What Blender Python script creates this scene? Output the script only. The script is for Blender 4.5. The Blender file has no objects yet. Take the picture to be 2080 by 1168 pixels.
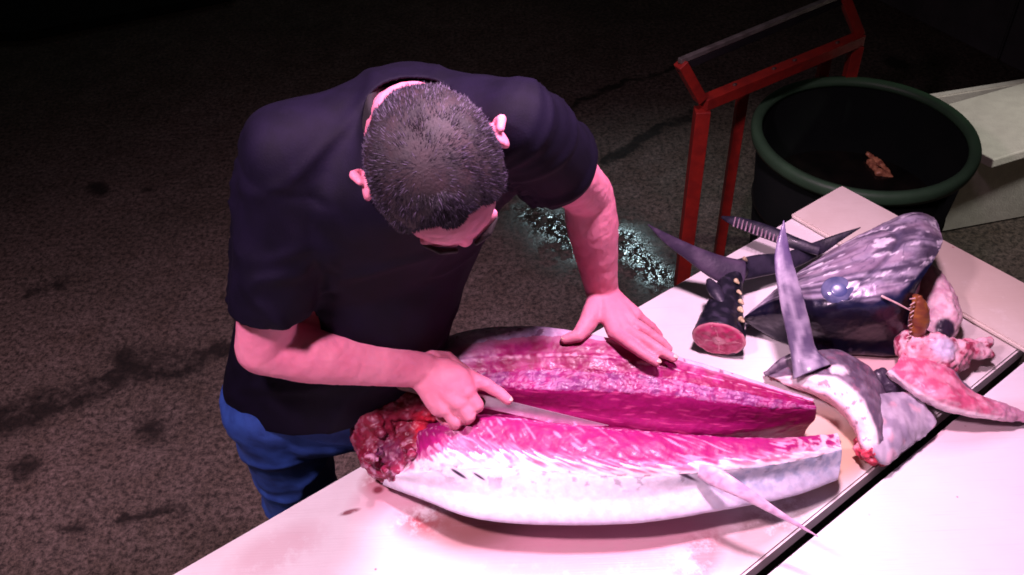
import bpy, bmesh, math, random
from mathutils import Vector, Matrix, noise
V = Vector
random.seed(7)
scene = bpy.context.scene
C = scene.collection

# ------------------------------------------------------------------ camera
CAM = V((0.0, 0.0, 2.10)); PITCH = math.radians(42); ROLL = math.radians(2.5); F = 1900.0
_R = V((1, 0, 0)); _U = V((0, math.sin(PITCH), math.cos(PITCH))); BACK = V((0, -math.cos(PITCH), math.sin(PITCH)))
RT = _R * math.cos(ROLL) - _U * math.sin(ROLL)
UP = _U * math.cos(ROLL) + _R * math.sin(ROLL)
cd = bpy.data.cameras.new('camera'); cam = bpy.data.objects.new('camera', cd); C.objects.link(cam)
m = Matrix((RT, UP, BACK)).transposed().to_4x4(); m.translation = CAM
cam.matrix_world = m
cd.sensor_width = 36; cd.lens = 36 * F / 2080; cd.clip_end = 200; cd.clip_start = 0.02
scene.camera = cam

def ray(px, py):
    return RT * ((px - 1040) / F) - UP * ((py - 584) / F) - BACK
def P(px, py, z):                      # point of the photo's ray at height z
    d = ray(px, py); return CAM + d * ((z - CAM.z) / d.z)

# ------------------------------------------------------------------ world, moon, lamps
world = bpy.data.worlds.new('World'); scene.world = world; world.use_nodes = True
wn = world.node_tree.nodes; wl = world.node_tree.links
bg = wn['Background']
sky = wn.new('ShaderNodeTexSky'); sky.sky_type = 'NISHITA'; sky.sun_disc = False
sky.sun_elevation = math.radians(35); sky.sun_rotation = math.radians(200)
wm = wn.new('ShaderNodeMix'); wm.data_type = 'RGBA'; wm.blend_type = 'MULTIPLY'; wm.inputs[0].default_value = 1
wl.new(sky.outputs[0], wm.inputs[6]); wm.inputs[7].default_value = (1.0, 0.80, 0.50, 1)
wl.new(wm.outputs[2], bg.inputs[0]); bg.inputs[1].default_value = 0.005

sd = bpy.data.lights.new('night_sun', 'SUN'); sd.energy = 0.02; sd.angle = math.radians(3); sd.color = (1, .93, .85)
so = bpy.data.objects.new('night_sun', sd); C.objects.link(so)
so.rotation_euler = (math.radians(50), 0, math.radians(-160))

def spot(name, loc, target, energy, color, size_deg, blend, radius):
    l = bpy.data.lights.new(name, 'SPOT'); l.energy = energy; l.color = color
    l.spot_size = math.radians(size_deg); l.spot_blend = blend; l.shadow_soft_size = radius
    o = bpy.data.objects.new(name, l); C.objects.link(o); o.location = loc
    o.rotation_euler = (V(target) - V(loc)).to_track_quat('-Z', 'Y').to_euler(); return o
# a row of pink butcher's lamps over the boards, out of the frame
spot('work_lamp', (0.30, 1.05, 2.25), (0.10, 0.95, 0.8), 166, (1.0, 0.60, 0.86), 114, 1.0, 0.08)
spot('work_lamp', (-0.55, 0.50, 2.35), (-0.35, 0.80, 0.8), 135, (1.0, 0.62, 0.84), 118, 1.0, 0.08)
spot('work_lamp', (-1.7, -0.35, 2.5), (-1.42, 0.85, 0.0), 210, (1.0, 0.66, 0.74), 62, 1.0, 0.08)
# cool lamps of the stalls further off: one glints in the wet floor, one lights the foam box
spot('street_lamp', (0.92, 6.6, 3.35), (0.45, 2.55, 0.0), 130, (0.66, 0.93, 1.0), 15, 1.0, 0.10)
spot('street_lamp', (2.9, 2.2, 2.0), (1.50, 2.55, 0.25), 90, (1.0, 0.97, 0.90), 36, 0.8, 0.10)

scene.cycles.pixel_filter_type = 'BLACKMAN_HARRIS'; scene.cycles.filter_width = 1.7
scene.view_settings.view_transform = 'Standard'; scene.view_settings.look = 'None'
scene.view_settings.exposure = 0.0; scene.view_settings.gamma = 1.0
scene.view_settings.use_curve_mapping = False

# ------------------------------------------------------------------ helpers
def nt(name):
    m = bpy.data.materials.new(name); m.use_nodes = True
    n = m.node_tree.nodes; return m, n, m.node_tree.links, n['Principled BSDF']

def mat(name, a, b=None, scale=8, rough=.5, bump=0.0, bscale=60, metal=0, spec=.5, sss=0, lo=.35, hi=.65, attr=False, coat=0, detail=6, rvar=0):
    m, n, l, p = nt(name)
    tc = n.new('ShaderNodeTexCoord')
    nz = n.new('ShaderNodeTexNoise'); nz.inputs['Scale'].default_value = scale; nz.inputs['Detail'].default_value = detail
    l.new(tc.outputs['Object'], nz.inputs['Vector'])
    mr = n.new('ShaderNodeMapRange'); mr.inputs[1].default_value = lo; mr.inputs[2].default_value = hi
    l.new(nz.outputs[0], mr.inputs[0])
    mx = n.new('ShaderNodeMix'); mx.data_type = 'RGBA'; l.new(mr.outputs[0], mx.inputs[0])
    b = b or a
    mx.inputs[6].default_value = (*a, 1); mx.inputs[7].default_value = (*b, 1)
    out = mx.outputs[2]
    if attr:
        at = n.new('ShaderNodeAttribute'); at.attribute_name = 'tissue'
        m2 = n.new('ShaderNodeMix'); m2.data_type = 'RGBA'; m2.blend_type = 'MULTIPLY'; m2.inputs[0].default_value = 1
        l.new(at.outputs['Color'], m2.inputs[6]); l.new(out, m2.inputs[7]); out = m2.outputs[2]
    l.new(out, p.inputs['Base Color'])
    p.inputs['Roughness'].default_value = rough; p.inputs['Metallic'].default_value = metal
    if rvar:
        r2 = n.new('ShaderNodeMapRange'); r2.inputs[1].default_value = lo; r2.inputs[2].default_value = hi
        r2.inputs[3].default_value = rough - rvar; r2.inputs[4].default_value = rough + rvar
        l.new(nz.outputs[0], r2.inputs[0]); l.new(r2.outputs[0], p.inputs['Roughness'])
    p.inputs['Specular IOR Level'].default_value = spec
    p.inputs['Coat Weight'].default_value = coat
    p.inputs['Coat Roughness'].default_value = .12
    if sss:
        p.inputs['Subsurface Weight'].default_value = sss
        p.inputs['Subsurface Radius'].default_value = (1, .25, .15); p.inputs['Subsurface Scale'].default_value = .006
    if bump:
        bz = n.new('ShaderNodeTexNoise'); bz.inputs['Scale'].default_value = bscale; bz.inputs['Detail'].default_value = 8
        l.new(tc.outputs['Object'], bz.inputs['Vector'])
        bp = n.new('ShaderNodeBump'); bp.inputs['Strength'].default_value = 1; bp.inputs['Distance'].default_value = bump
        l.new(bz.outputs[0], bp.inputs['Height']); l.new(bp.outputs[0], p.inputs['Normal'])
    return m

def tag(o, label=None, cat=None, group=None, kind=None):
    if label: o['label'] = label
    if cat: o['category'] = cat
    if group: o['group'] = group
    if kind: o['kind'] = kind
    return o
def thing(name, loc, label, cat, group=None):
    o = bpy.data.objects.new(name, None); C.objects.link(o); o.location = loc; o.empty_display_size = .1
    return tag(o, label, cat, group)
def wloc(o):
    l = V((0, 0, 0))
    while o: l = l + V(o.location); o = o.parent
    return l
def link(name, me, material, parent=None, smooth=True):
    o = bpy.data.objects.new(name, me); C.objects.link(o)
    if parent:
        w = wloc(parent); me.transform(Matrix.Translation(-w)); o.parent = parent
    if isinstance(material, (list, tuple)):
        for mm in material: me.materials.append(mm)
    else: me.materials.append(material)
    if smooth: me.polygons.foreach_set('use_smooth', [True] * len(me.polygons))
    me.update(); return o
def frombm(bm, name):
    me = bpy.data.meshes.new(name); bmesh.ops.recalc_face_normals(bm, faces=bm.faces); bm.to_mesh(me); bm.free(); return me
def obj(name, bm, material, parent=None, smooth=True): return link(name, frombm(bm, name), material, parent, smooth)

def sphere_pts(c, r, n=10):
    out = []
    for i in range(1, n):
        t = math.pi * i / n
        for j in range(2 * n):
            a = math.pi * j / n
            out.append(V((math.sin(t) * math.cos(a), math.sin(t) * math.sin(a), math.cos(t))) * r + c)
    return out + [c + V((0, 0, r)), c - V((0, 0, r))]
def hull(bm, pts):
    vs = [bm.verts.new(p) for p in pts]
    res = bmesh.ops.convex_hull(bm, input=vs)
    dead = list({e for e in res['geom_interior'] if isinstance(e, bmesh.types.BMVert)} | {e for e in res['geom_unused'] if isinstance(e, bmesh.types.BMVert)})
    if dead: bmesh.ops.delete(bm, geom=dead, context='VERTS')
def chain(bm, pts, rs, n=8):
    for i in range(len(pts) - 1):
        hull(bm, sphere_pts(V(pts[i]), rs[i], n) + sphere_pts(V(pts[i + 1]), rs[i + 1], n))
def ell(bm, c, ax, r, n=12):
    M3 = Matrix(ax).transposed()
    hull(bm, [V(c) + M3 @ V((p.x * r[0], p.y * r[1], p.z * r[2])) for p in sphere_pts(V((0, 0, 0)), 1, n)])
def hullell(bm, items, n=10):
    pts = []
    for c, ax, r in items:
        M3 = Matrix(ax).transposed()
        pts += [V(c) + M3 @ V((p.x * r[0], p.y * r[1], p.z * r[2])) for p in sphere_pts(V((0, 0, 0)), 1, n)]
    hull(bm, pts)
def remesh(bm, name, voxel, smooth=4, fac=.5):
    me = frombm(bm, name + '_raw'); o = bpy.data.objects.new(name + '_raw', me); C.objects.link(o)
    r = o.modifiers.new('r', 'REMESH'); r.mode = 'VOXEL'; r.voxel_size = voxel; r.adaptivity = 0
    if smooth:
        s = o.modifiers.new('s', 'SMOOTH'); s.iterations = smooth; s.factor = fac
    dg = bpy.context.evaluated_depsgraph_get(); dg.update()
    out = bpy.data.meshes.new_from_object(o.evaluated_get(dg)); out.name = name
    bpy.data.objects.remove(o); bpy.data.meshes.remove(me)
    return out
def displace(me, fn):
    ns = [v.normal.copy() for v in me.vertices]
    for v, n_ in zip(me.vertices, ns):
        v.co = v.co + fn(v.co, n_)
    me.update()
def color_by(me, fn):
    at = me.color_attributes.new('tissue', 'FLOAT_COLOR', 'POINT')
    buf = []
    for v in me.vertices: c = fn(v.co); buf += [c[0], c[1], c[2], 1]
    at.data.foreach_set('color', buf)
def cr(p, t):                                # Catmull-Rom through a list
    k = len(p) - 1; x = max(0, min(k - 1e-6, t * k)); i = int(x); f = x - i
    a, b, c, d = p[max(i - 1, 0)], p[i], p[i + 1], p[min(i + 2, k)]
    return 0.5 * ((2 * b) + (c - a) * f + (2 * a - 5 * b + 4 * c - d) * f * f + (3 * b - a - 3 * c + d) * f ** 3)
def lerp(a, b, t): return tuple(a[i] + (b[i] - a[i]) * t for i in range(3))
def crease(x, w): return max(0.0, 1 - abs(x) / w) ** 1.5
def ss(a, b, x):
    t = max(0, min(1, (x - a) / (b - a))); return t * t * (3 - 2 * t)
def nz(p, s, o=0): return noise.noise(V((p[0] * s + o, p[1] * s + o * 2, p[2] * s)))
def fb(p, s, o=0, oct=4): return noise.fractal(V((p[0] * s + o, p[1] * s + o * 2, p[2] * s)), 1, 2, oct)

def loft(lines, nu, nv, closed=True, disp=None, col=None, caps=True, capin=0.0):
    """lines: lists of 3-D points; first axis around, second along. Returns mesh with 'tissue' colours."""
    L = len(lines); seq = lines + [lines[0]] if closed else lines
    rows = [[cr(l, i / (nu - 1)) for i in range(nu)] for l in seq]
    K = len(rows) - 1
    grid = []
    cnt = nv if closed else nv
    for j in range(cnt):
        t = j / (nv if closed else nv - 1) * K
        i0 = min(int(t), K - 1); f = t - i0
        def row(q):
            if closed: return rows[q % K]
            return rows[max(0, min(K, q))]
        a, b, c, d = row(i0 - 1), row(i0), row(i0 + 1), row(i0 + 2)
        grid.append([0.5 * ((2 * b[i]) + (c[i] - a[i]) * f + (2 * a[i] - 5 * b[i] + 4 * c[i] - d[i]) * f * f + (3 * b[i] - a[i] - 3 * c[i] + d[i]) * f ** 3) for i in range(nu)])
    verts = []; uv = []
    for j, r in enumerate(grid):
        for i, p in enumerate(r):
            verts.append(p); uv.append((i / (nu - 1), j / (nv if closed else nv - 1) * K))
    faces = []
    jm = cnt if closed else cnt - 1
    for j in range(jm):
        for i in range(nu - 1):
            k = (j + 1) % cnt
            faces.append((j * nu + i, j * nu + i + 1, k * nu + i + 1, k * nu + i))
    if closed and caps:
        for e, i in ((0, 0), (1, nu - 1)):
            ring = [j * nu + i for j in range(cnt)]
            cen = sum((verts[q] for q in ring), V((0, 0, 0))) / cnt
            prev = ring
            for s in (.6, .25):
                new = []
                for q in ring:
                    verts.append(cen + (verts[q] - cen) * s); uv.append((-1 - e, s)); new.append(len(verts) - 1)
                for a in range(cnt):
                    b = (a + 1) % cnt
                    faces.append((prev[a], prev[b], new[b], new[a]) if e else (prev[b], prev[a], new[a], new[b]))
                prev = new
            verts.append(cen); uv.append((-1 - e, 0)); ci = len(verts) - 1
            for a in range(cnt):
                b = (a + 1) % cnt
                faces.append((prev[a], prev[b], ci) if e else (prev[b], prev[a], ci))
    me = bpy.data.meshes.new('loft'); me.from_pydata([tuple(v) for v in verts], [], faces)
    bm = bmesh.new(); bm.from_mesh(me); bmesh.ops.recalc_face_normals(bm, faces=bm.faces); bm.to_mesh(me); bm.free()
    me.update()
    if disp:
        ns = [v.normal.copy() for v in me.vertices]
        for v, n_, (a, b) in zip(me.vertices, ns, uv): v.co = v.co + n_ * disp(v.co, a, b)
    if col:
        at = me.color_attributes.new('tissue', 'FLOAT_COLOR', 'POINT'); buf = []
        for v, (a, b) in zip(me.vertices, uv): c = col(v.co, a, b); buf += [c[0], c[1], c[2], 1]
        at.data.foreach_set('color', buf)
    me.update(); return me
def PX(lst, dz=0): return [P(a, b, z + dz) for a, b, z in lst]
def PZ(lst, z0, z1=None):
    z1 = z0 if z1 is None else z1; k = len(lst) - 1
    return [P(a, b, z0 + (z1 - z0) * i / k) for i, (a, b) in enumerate(lst)]
def off(l, d, z=None):
    o = [p + V(d) for p in l]
    if z is not None: o = [V((p.x, p.y, z)) for p in o]
    return o
def blade(pts, ws, ts, nrm, nu=40, na=14, disp=None, col=None):
    """tapered flattened tube: half-widths ws, half-thickness ts, flat side facing nrm"""
    pts = [V(p) for p in pts]; k = nu
    cen = [cr(pts, i / (k - 1)) for i in range(k)]
    W = [cr([V((w, t, 0)) for w, t in zip(ws, ts)], i / (k - 1)) for i in range(k)]
    lines = [[] for _ in range(na)]
    for i in range(k):
        tg = (cen[min(i + 1, k - 1)] - cen[max(i - 1, 0)]).normalized()
        s = tg.cross(V(nrm)).normalized(); n2 = s.cross(tg)
        for a in range(na):
            th = 2 * math.pi * a / na
            lines[a].append(cen[i] + s * math.cos(th) * max(W[i].x, .0003) + n2 * math.sin(th) * max(W[i].y, .0002))
    return loft(lines, k, na, True, disp, col)
def box(bm, c, ax, h, bev=0):
    c = V(c); ax = [V(a) for a in ax]; vs = []
    for sx in (-1, 1):
        for sy in (-1, 1):
            for sz in (-1, 1): vs.append(bm.verts.new(c + ax[0] * h[0] * sx + ax[1] * h[1] * sy + ax[2] * h[2] * sz))
    fs = [bm.faces.new([vs[i] for i in q]) for q in ((0, 1, 3, 2), (4, 6, 7, 5), (0, 4, 5, 1), (2, 3, 7, 6), (0, 2, 6, 4), (1, 5, 7, 3))]
    if bev:
        bmesh.ops.bevel(bm, geom=list({e for f in fs for e in f.edges}), offset=bev, segments=2, affect='EDGES', profile=.5)
def bar(bm, a, b, w, h, up=(0, 0, 1), bev=.002):
    a, b = V(a), V(b); d = (b - a); L = d.length; d.normalize(); s = d.cross(V(up)).normalized(); u = s.cross(d)
    box(bm, (a + b) / 2, (d, s, u), (L / 2, w / 2, h / 2), bev)
Z = V((0, 0, 1))

# ------------------------------------------------------------------ ground
def ground_material():
    m, n, l, p = nt('wet concrete'); tc = n.new('ShaderNodeTexCoord'); co = tc.outputs['Object']
    def noi(s, d=8, r=.6, v=co):
        q = n.new('ShaderNodeTexNoise'); q.inputs['Scale'].default_value = s; q.inputs['Detail'].default_value = d
        q.inputs['Roughness'].default_value = r; l.new(v, q.inputs['Vector']); return q
    def rng(x, a, b, c=0, d=1):
        q = n.new('ShaderNodeMapRange'); q.inputs[1].default_value = a; q.inputs[2].default_value = b; q.inputs[3].default_value = c; q.inputs[4].default_value = d
        l.new(x, q.inputs[0]); return q.outputs[0]
    def mix(fac, a, b, bt='MIX'):
        q = n.new('ShaderNodeMix'); q.data_type = 'RGBA'; q.blend_type = bt
        if isinstance(fac, float): q.inputs[0].default_value = fac
        else: l.new(fac, q.inputs[0])
        for i, x in ((6, a), (7, b)):
            if isinstance(x, tuple): q.inputs[i].default_value = (*x, 1)
            else: l.new(x, q.inputs[i])
        return q.outputs[2]
    def ma(op, a, b=0.0):
        q = n.new('ShaderNodeMath'); q.operation = op; q.use_clamp = False
        for i, x in ((0, a), (1, b)):
            if isinstance(x, (int, float)): q.inputs[i].default_value = x
            else: l.new(x, q.inputs[i])
        return q.outputs[0]
    fine = noi(62, 6, .85).outputs[0]; mid = noi(9, 8, .65).outputs[0]; big = noi(1.3, 5, .55).outputs[0]
    c = mix(rng(fine, .40, .66), (.015, .011, .009), (.25, .19, .165))
    c = mix(rng(mid, .35, .7), c, mix(1.0, c, (.62, .58, .52), 'MULTIPLY'))
    c = mix(rng(big, .35, .65), c, mix(1.0, c, (.62, .66, .62), 'MULTIPLY'))
    vo = n.new('ShaderNodeTexVoronoi'); vo.inputs['Scale'].default_value = 120; l.new(co, vo.inputs['Vector'])
    sp = rng(vo.outputs['Distance'], .12, .05); spm = ma('MULTIPLY', sp, rng(noi(30, 3).outputs[0], .56, .66))
    c = mix(spm, c, (.42, .36, .32))
    # dark damp streaks and stains: distance to polylines, warped by noise
    wv = noi(5, 6, .7); wsc = n.new('ShaderNodeVectorMath'); wsc.operation = 'SCALE'; wsc.inputs[3].default_value = .20
    l.new(wv.outputs['Color'], wsc.inputs[0]); wad = n.new('ShaderNodeVectorMath'); wad.operation = 'ADD'
    l.new(co, wad.inputs[0]); l.new(wsc.outputs[0], wad.inputs[1]); wco = wad.outputs[0]
    def seg(a, b, w0, w1):
        a = V((a.x, a.y, 0)) + V((.10, .10, 0)); b = V((b.x, b.y, 0)) + V((.10, .10, 0))
        s = n.new('ShaderNodeVectorMath'); s.operation = 'SUBTRACT'; l.new(wco, s.inputs[0]); s.inputs[1].default_value = a
        fl = n.new('ShaderNodeVectorMath'); fl.operation = 'MULTIPLY'; fl.inputs[1].default_value = (1, 1, 0); l.new(s.outputs[0], fl.inputs[0])
        d = n.new('ShaderNodeVectorMath'); d.operation = 'DOT_PRODUCT'; l.new(fl.outputs[0], d.inputs[0]); ab = b - a; d.inputs[1].default_value = ab / max(ab.length_squared, 1e-9)
        cl = n.new('ShaderNodeClamp'); l.new(d.outputs['Value'], cl.inputs[0])
        sc = n.new('ShaderNodeVectorMath'); sc.operation = 'SCALE'; sc.inputs[0].default_value = ab; l.new(cl.outputs[0], sc.inputs[3])
        e = n.new('ShaderNodeVectorMath'); e.operation = 'DISTANCE'; l.new(fl.outputs[0], e.inputs[0]); l.new(sc.outputs[0], e.inputs[1])
        return rng(e.outputs['Value'], w1, w0)
    dark = None
    lines = [((-40, 860), (60, 840), .05, .10), ((60, 840), (210, 795), .035, .06), ((160, 800), (300, 745), .035, .06), ((290, 745), (440, 712), .02, .045), ((260, 730), (380, 735), .045, .08),
             ((1150, 215), (1240, 175), .012, .03), ((1240, 175), (1385, 135), .01, .022), ((1230, 330), (1300, 285), .02, .04), ((1300, 285), (1400, 235), .015, .035),
             ((195, 385), (200, 390), .02, .06), ((1815, 120), (1825, 125), .03, .07), ((300, 380), (302, 380), .005, .04), ((240, 1045), (360, 1045), .008, .02), ((40, 960), (45, 960), .02, .06), ((60, 590), (130, 570), .01, .05), ((150, 1075), (155, 1075), .006, .03), ((300, 870), (310, 875), .02, .07)]
    for a, b, w0, w1 in lines:
        q = seg(P(*a, 0), P(*b, 0), w0, w1)
        dark = q if dark is None else ma('MAXIMUM', dark, q)
    dark = ma('MULTIPLY', dark, rng(mid, .25, .5))
    c = mix(dark, c, mix(1.0, c, (.15, .13, .12), 'MULTIPLY'))
    # puddle by the board
    wet = ma('MAXIMUM', seg(P(1090, 435, 0), P(1170, 500, 0), .03, .24), seg(P(1260, 480, 0), P(1340, 570, 0), .03, .19))
    wet = ma('MULTIPLY', wet, rng(noi(7, 6, .7).outputs[0], .38, .46))
    c = mix(wet, c, mix(1.0, c, (.30, .36, .32), 'MULTIPLY'))
    l.new(c, p.inputs['Base Color'])
    ro = ma('ADD', ma('MULTIPLY', rng(mid, .3, .7, .62, .85), ma('SUBTRACT', 1.0, wet)), ma('MULTIPLY', wet, .07)); l.new(ro, p.inputs['Roughness'])
    p.inputs['Specular IOR Level'].default_value = .35
    b1 = n.new('ShaderNodeBump'); b1.inputs['Distance'].default_value = .004; b1.inputs['Strength'].default_value = .9
    rip = noi(34, 3, .5).outputs[0]
    l.new(ma('ADD', ma('MULTIPLY', ma('ADD', fine, ma('MULTIPLY', mid, 2.0)), ma('SUBTRACT', 1.0, wet)), ma('MULTIPLY', ma('MULTIPLY', rip, wet), 1.1)), b1.inputs['Height'])
    l.new(b1.outputs[0], p.inputs['Normal'])
    return m
bm = bmesh.new()
N = 60
vs = {}
for i in range(N + 1):
    for j in range(N + 1):
        x = -15 + 30 * i / N; y = -6 + 30 * j / N
        vs[i, j] = bm.verts.new((x, y, 0))
for i in range(N):
    for j in range(N): bm.faces.new((vs[i, j], vs[i + 1, j], vs[i + 1, j + 1], vs[i, j + 1]))
tag(obj('ground', bm, ground_material()), kind='structure')

# ------------------------------------------------------------------ board materials
def board_material(name, base, dirt, blobs, scratch=.35):
    m, n, l, p = nt(name); tc = n.new('ShaderNodeTexCoord'); geo = n.new('ShaderNodeNewGeometry'); co = geo.outputs['Position']
    def noi(s, d=6, r=.6):
        q = n.new('ShaderNodeTexNoise'); q.inputs['Scale'].default_value = s; q.inputs['Detail'].default_value = d; q.inputs['Roughness'].default_value = r; l.new(co, q.inputs['Vector']); return q
    def rng(x, a, b, c=0, d=1):
        q = n.new('ShaderNodeMapRange'); q.inputs[1].default_value = a; q.inputs[2].default_value = b; q.inputs[3].default_value = c; q.inputs[4].default_value = d; l.new(x, q.inputs[0]); return q.outputs[0]
    def mixc(fac, a, b):
        q = n.new('ShaderNodeMix'); q.data_type = 'RGBA'; l.new(fac, q.inputs[0])
        for i, x in ((6, a), (7, b)):
            if isinstance(x, tuple): q.inputs[i].default_value = (*x, 1)
            else: l.new(x, q.inputs[i])
        return q.outputs[2]
    def ma(op, a, b):
        q = n.new('ShaderNodeMath'); q.operation = op
        for i, x in ((0, a), (1, b)):
            if isinstance(x, (int, float)): q.inputs[i].default_value = x
            else: l.new(x, q.inputs[i])
        return q.outputs[0]
    c = mixc(rng(noi(7).outputs[0], .4, .75), base, dirt)
    n1 = noi(14, 8, .7).outputs[0]; n2 = noi(55, 6, .7).outputs[0]
    for (pt, rx, ry, ang, col, st, th) in blobs:
        mp = n.new('ShaderNodeMapping'); mp.vector_type = 'TEXTURE'; l.new(co, mp.inputs[0])
        mp.inputs[1].default_value = pt; mp.inputs[2].default_value = (0, 0, ang); mp.inputs[3].default_value = (rx, ry, 10)
        ln = n.new('ShaderNodeVectorMath'); ln.operation = 'LENGTH'; l.new(mp.outputs[0], ln.inputs[0])
        f = rng(ln.outputs['Value'], 1.0, .45)
        g = rng(ma('ADD', n1, ma('MULTIPLY', n2, .5)), th, th + .16)
        c = mixc(ma('MULTIPLY', ma('MULTIPLY', f, g), st), c, col)
    for sc_, an_ in ((5, .35), (8, 1.25), (6, 2.2)):
        mq = n.new('ShaderNodeMapping'); mq.inputs[2].default_value = (0, 0, an_); mq.inputs[3].default_value = (sc_ * .5, sc_ * 26, 1); l.new(co, mq.inputs[0])
        sn = n.new('ShaderNodeTexNoise'); sn.inputs['Scale'].default_value = 2.4; sn.inputs['Detail'].default_value = 3; l.new(mq.outputs[0], sn.inputs['Vector'])
        c = mixc(ma('MULTIPLY', rng(sn.outputs[0], .64, .72), .16), c, (.45, .33, .33))
    # tiny blood specks
    vo = n.new('ShaderNodeTexVoronoi'); vo.inputs['Scale'].default_value = 38; l.new(co, vo.inputs['Vector'])
    sp = ma('MULTIPLY', rng(vo.outputs['Distance'], .10, .05), rng(noi(11, 2).outputs[0], .60, .66))
    c = mixc(ma('MULTIPLY', sp, .7), c, (.30, .04, .06))
    l.new(c, p.inputs['Base Color']); p.inputs['Roughness'].default_value = .38
    wv = n.new('ShaderNodeTexNoise'); wv.inputs['Scale'].default_value = 6
    mp = n.new('ShaderNodeMapping'); mp.inputs[2].default_value = (0, 0, .9); mp.inputs[3].default_value = (1, 40, 1); l.new(co, mp.inputs[0]); l.new(mp.outputs[0], wv.inputs['Vector']); wv.inputs['Scale'].default_value = 9
    bp = n.new('ShaderNodeBump'); bp.inputs['Distance'].default_value = .0008; bp.inputs['Strength'].default_value = scratch
    l.new(ma('ADD', wv.outputs[0], n2), bp.inputs['Height']); l.new(bp.outputs[0], p.inputs['Normal'])
    return m
TOP = 0.80
# direction of the table
A0 = P(345, 1168, TOP); A1 = P(1710, 375, TOP + .014); A1.z = TOP
du = (A1 - A0); du.z = 0; du.normalize(); dv = V((du.y, -du.x, 0))      # dv points towards the camera side
blood = (.34, .05, .07); pinkish = (.62, .30, .36); brown = (.26, .11, .10)
blobs = [(P(890, 1045, TOP), .09, .05, .2, blood, .95, .62), (P(1060, 1085, TOP), .22, .055, 0, brown, .9, .40), (P(1250, 1090, TOP), .26, .07, .1, pinkish, .9, .35), (P(960, 1060, TOP), .10, .05, 0, brown, .9, .4),  # brown and pinkish along the belly: stains plus the belly's shadow, painted in
         (P(1420, 1130, TOP), .07, .04, .9, blood, .85, .66), (P(1560, 1060, TOP), .14, .05, .7, brown, .6, .6), (P(780, 975, TOP), .05, .04, .5, blood, .8, .62), (P(830, 990, TOP), .12, .06, .5, pinkish, .8, .45),
         (P(710, 1040, TOP), .022, .006, .3, (.2, .03, .05), .9, .55), (P(768, 995, TOP), .012, .010, .3, (.2, .03, .05), .95, .5), (P(560, 1120, TOP), .10, .05, .5, (.60, .40, .42), .5, .6), (P(1230, 1140, TOP), .30, .05, 0, (.58, .36, .38), .6, .6), (P(1740, 900, TOP), .12, .06, .6, brown, .75, .5), (P(1680, 930, TOP), .12, .07, .6, (.60, .42, .26), .8, .4), (P(1620, 860, TOP), .14, .05, .2, (.66, .50, .36), .8, .4), (P(1780, 750, TOP), .16, .08, .3, (.45, .20, .20), .7, .5),
         (P(1990, 690, TOP), .2, .08, .5, (.45, .36, .32), .6, .45), (P(2000, 850, TOP), .10, .05, .3, blood, .5, .55)]
m_board = board_material('white cutting board', (.74, .72, .71), (.66, .61, .60), blobs)
m_board2 = board_material('cream board', (.66, .60, .53), (.56, .49, .42), [(P(1990, 560, TOP), .3, .2, 0, (.50, .40, .30), .5, .5)])
# ------------------------------------------------------------------ table and boards
def prism_xy(bm, quad, z0, z1, bev=.004):
    b = [bm.verts.new((q.x, q.y, z0)) for q in quad]; t = [bm.verts.new((q.x, q.y, z1)) for q in quad]
    fs = [bm.faces.new(b[::-1]), bm.faces.new(t)]
    for i in range(4): fs.append(bm.faces.new((b[i], b[(i + 1) % 4], t[(i + 1) % 4], t[i])))
    if bev: bmesh.ops.bevel(bm, geom=list({e for f in fs for e in f.edges}), offset=bev, segments=2, affect='EDGES')
A0e = A0 - du * .75
Fa = P(1510, 1168, TOP); Fb = P(2080, 703, TOP); fd = (Fb - Fa).normalized()
Fa2 = Fa - fd * .45; Fb2 = Fb + fd * .10
A1b = A1 - du * .004
bm = bmesh.new(); 
# far corner of the main board along its end edge
E1 = P(2080, 585, TOP); ed = (E1 - A1); ed.z = 0; ed.normalize()
def xline(p, d, q, e):
    den = d.x * e.y - d.y * e.x; t = ((q.x - p.x) * e.y - (q.y - p.y) * e.x) / den; return p + d * t
K = xline(A1b, ed, Fa, fd)
prism_xy(bm, [A0e, A1b, K, Fa2], TOP - .04, TOP)
tag(obj('cutting_board', bm, m_board, None, False), 'long white cutting board with blood smears lying under the split tuna', 'cutting board')
# near board
g = V((fd.y, -fd.x, 0)) * .021
bm = bmesh.new(); w = V((fd.y, -fd.x, 0)) * .62
prism_xy(bm, [Fa2 + g, K + fd * .1 + g, K + fd * .1 + g + w, Fa2 + g + w], TOP - .045, TOP - .002)
tag(obj('cutting_board', bm, board_material('white near board', (.70, .70, .72), (.66, .65, .67), [(P(1985, 865, TOP), .16, .05, .3, (.62, .38, .40), .6, .4)]), None, False), 'bare white cutting board in the lower right corner, in front of the dark gap', 'cutting board')
# cross board at the far end
L0 = P(1604, 437, TOP + .014); L0.z = TOP
dq = (A1 - du * .006 - L0).dot(du); L0 = A1 - du * dq
Q0 = L0; Q1 = A1; 
K1 = xline(A1, ed, Fa, fd) + ed * .02; K0 = K1 - du * dq
bm = bmesh.new(); prism_xy(bm, [Q0, Q1, K1, K0], TOP + .002, TOP + .014)
tag(obj('end_board', bm, m_board2, None, False), 'cream coloured board laid across the far end of the table, behind the tuna head', 'board')
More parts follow.
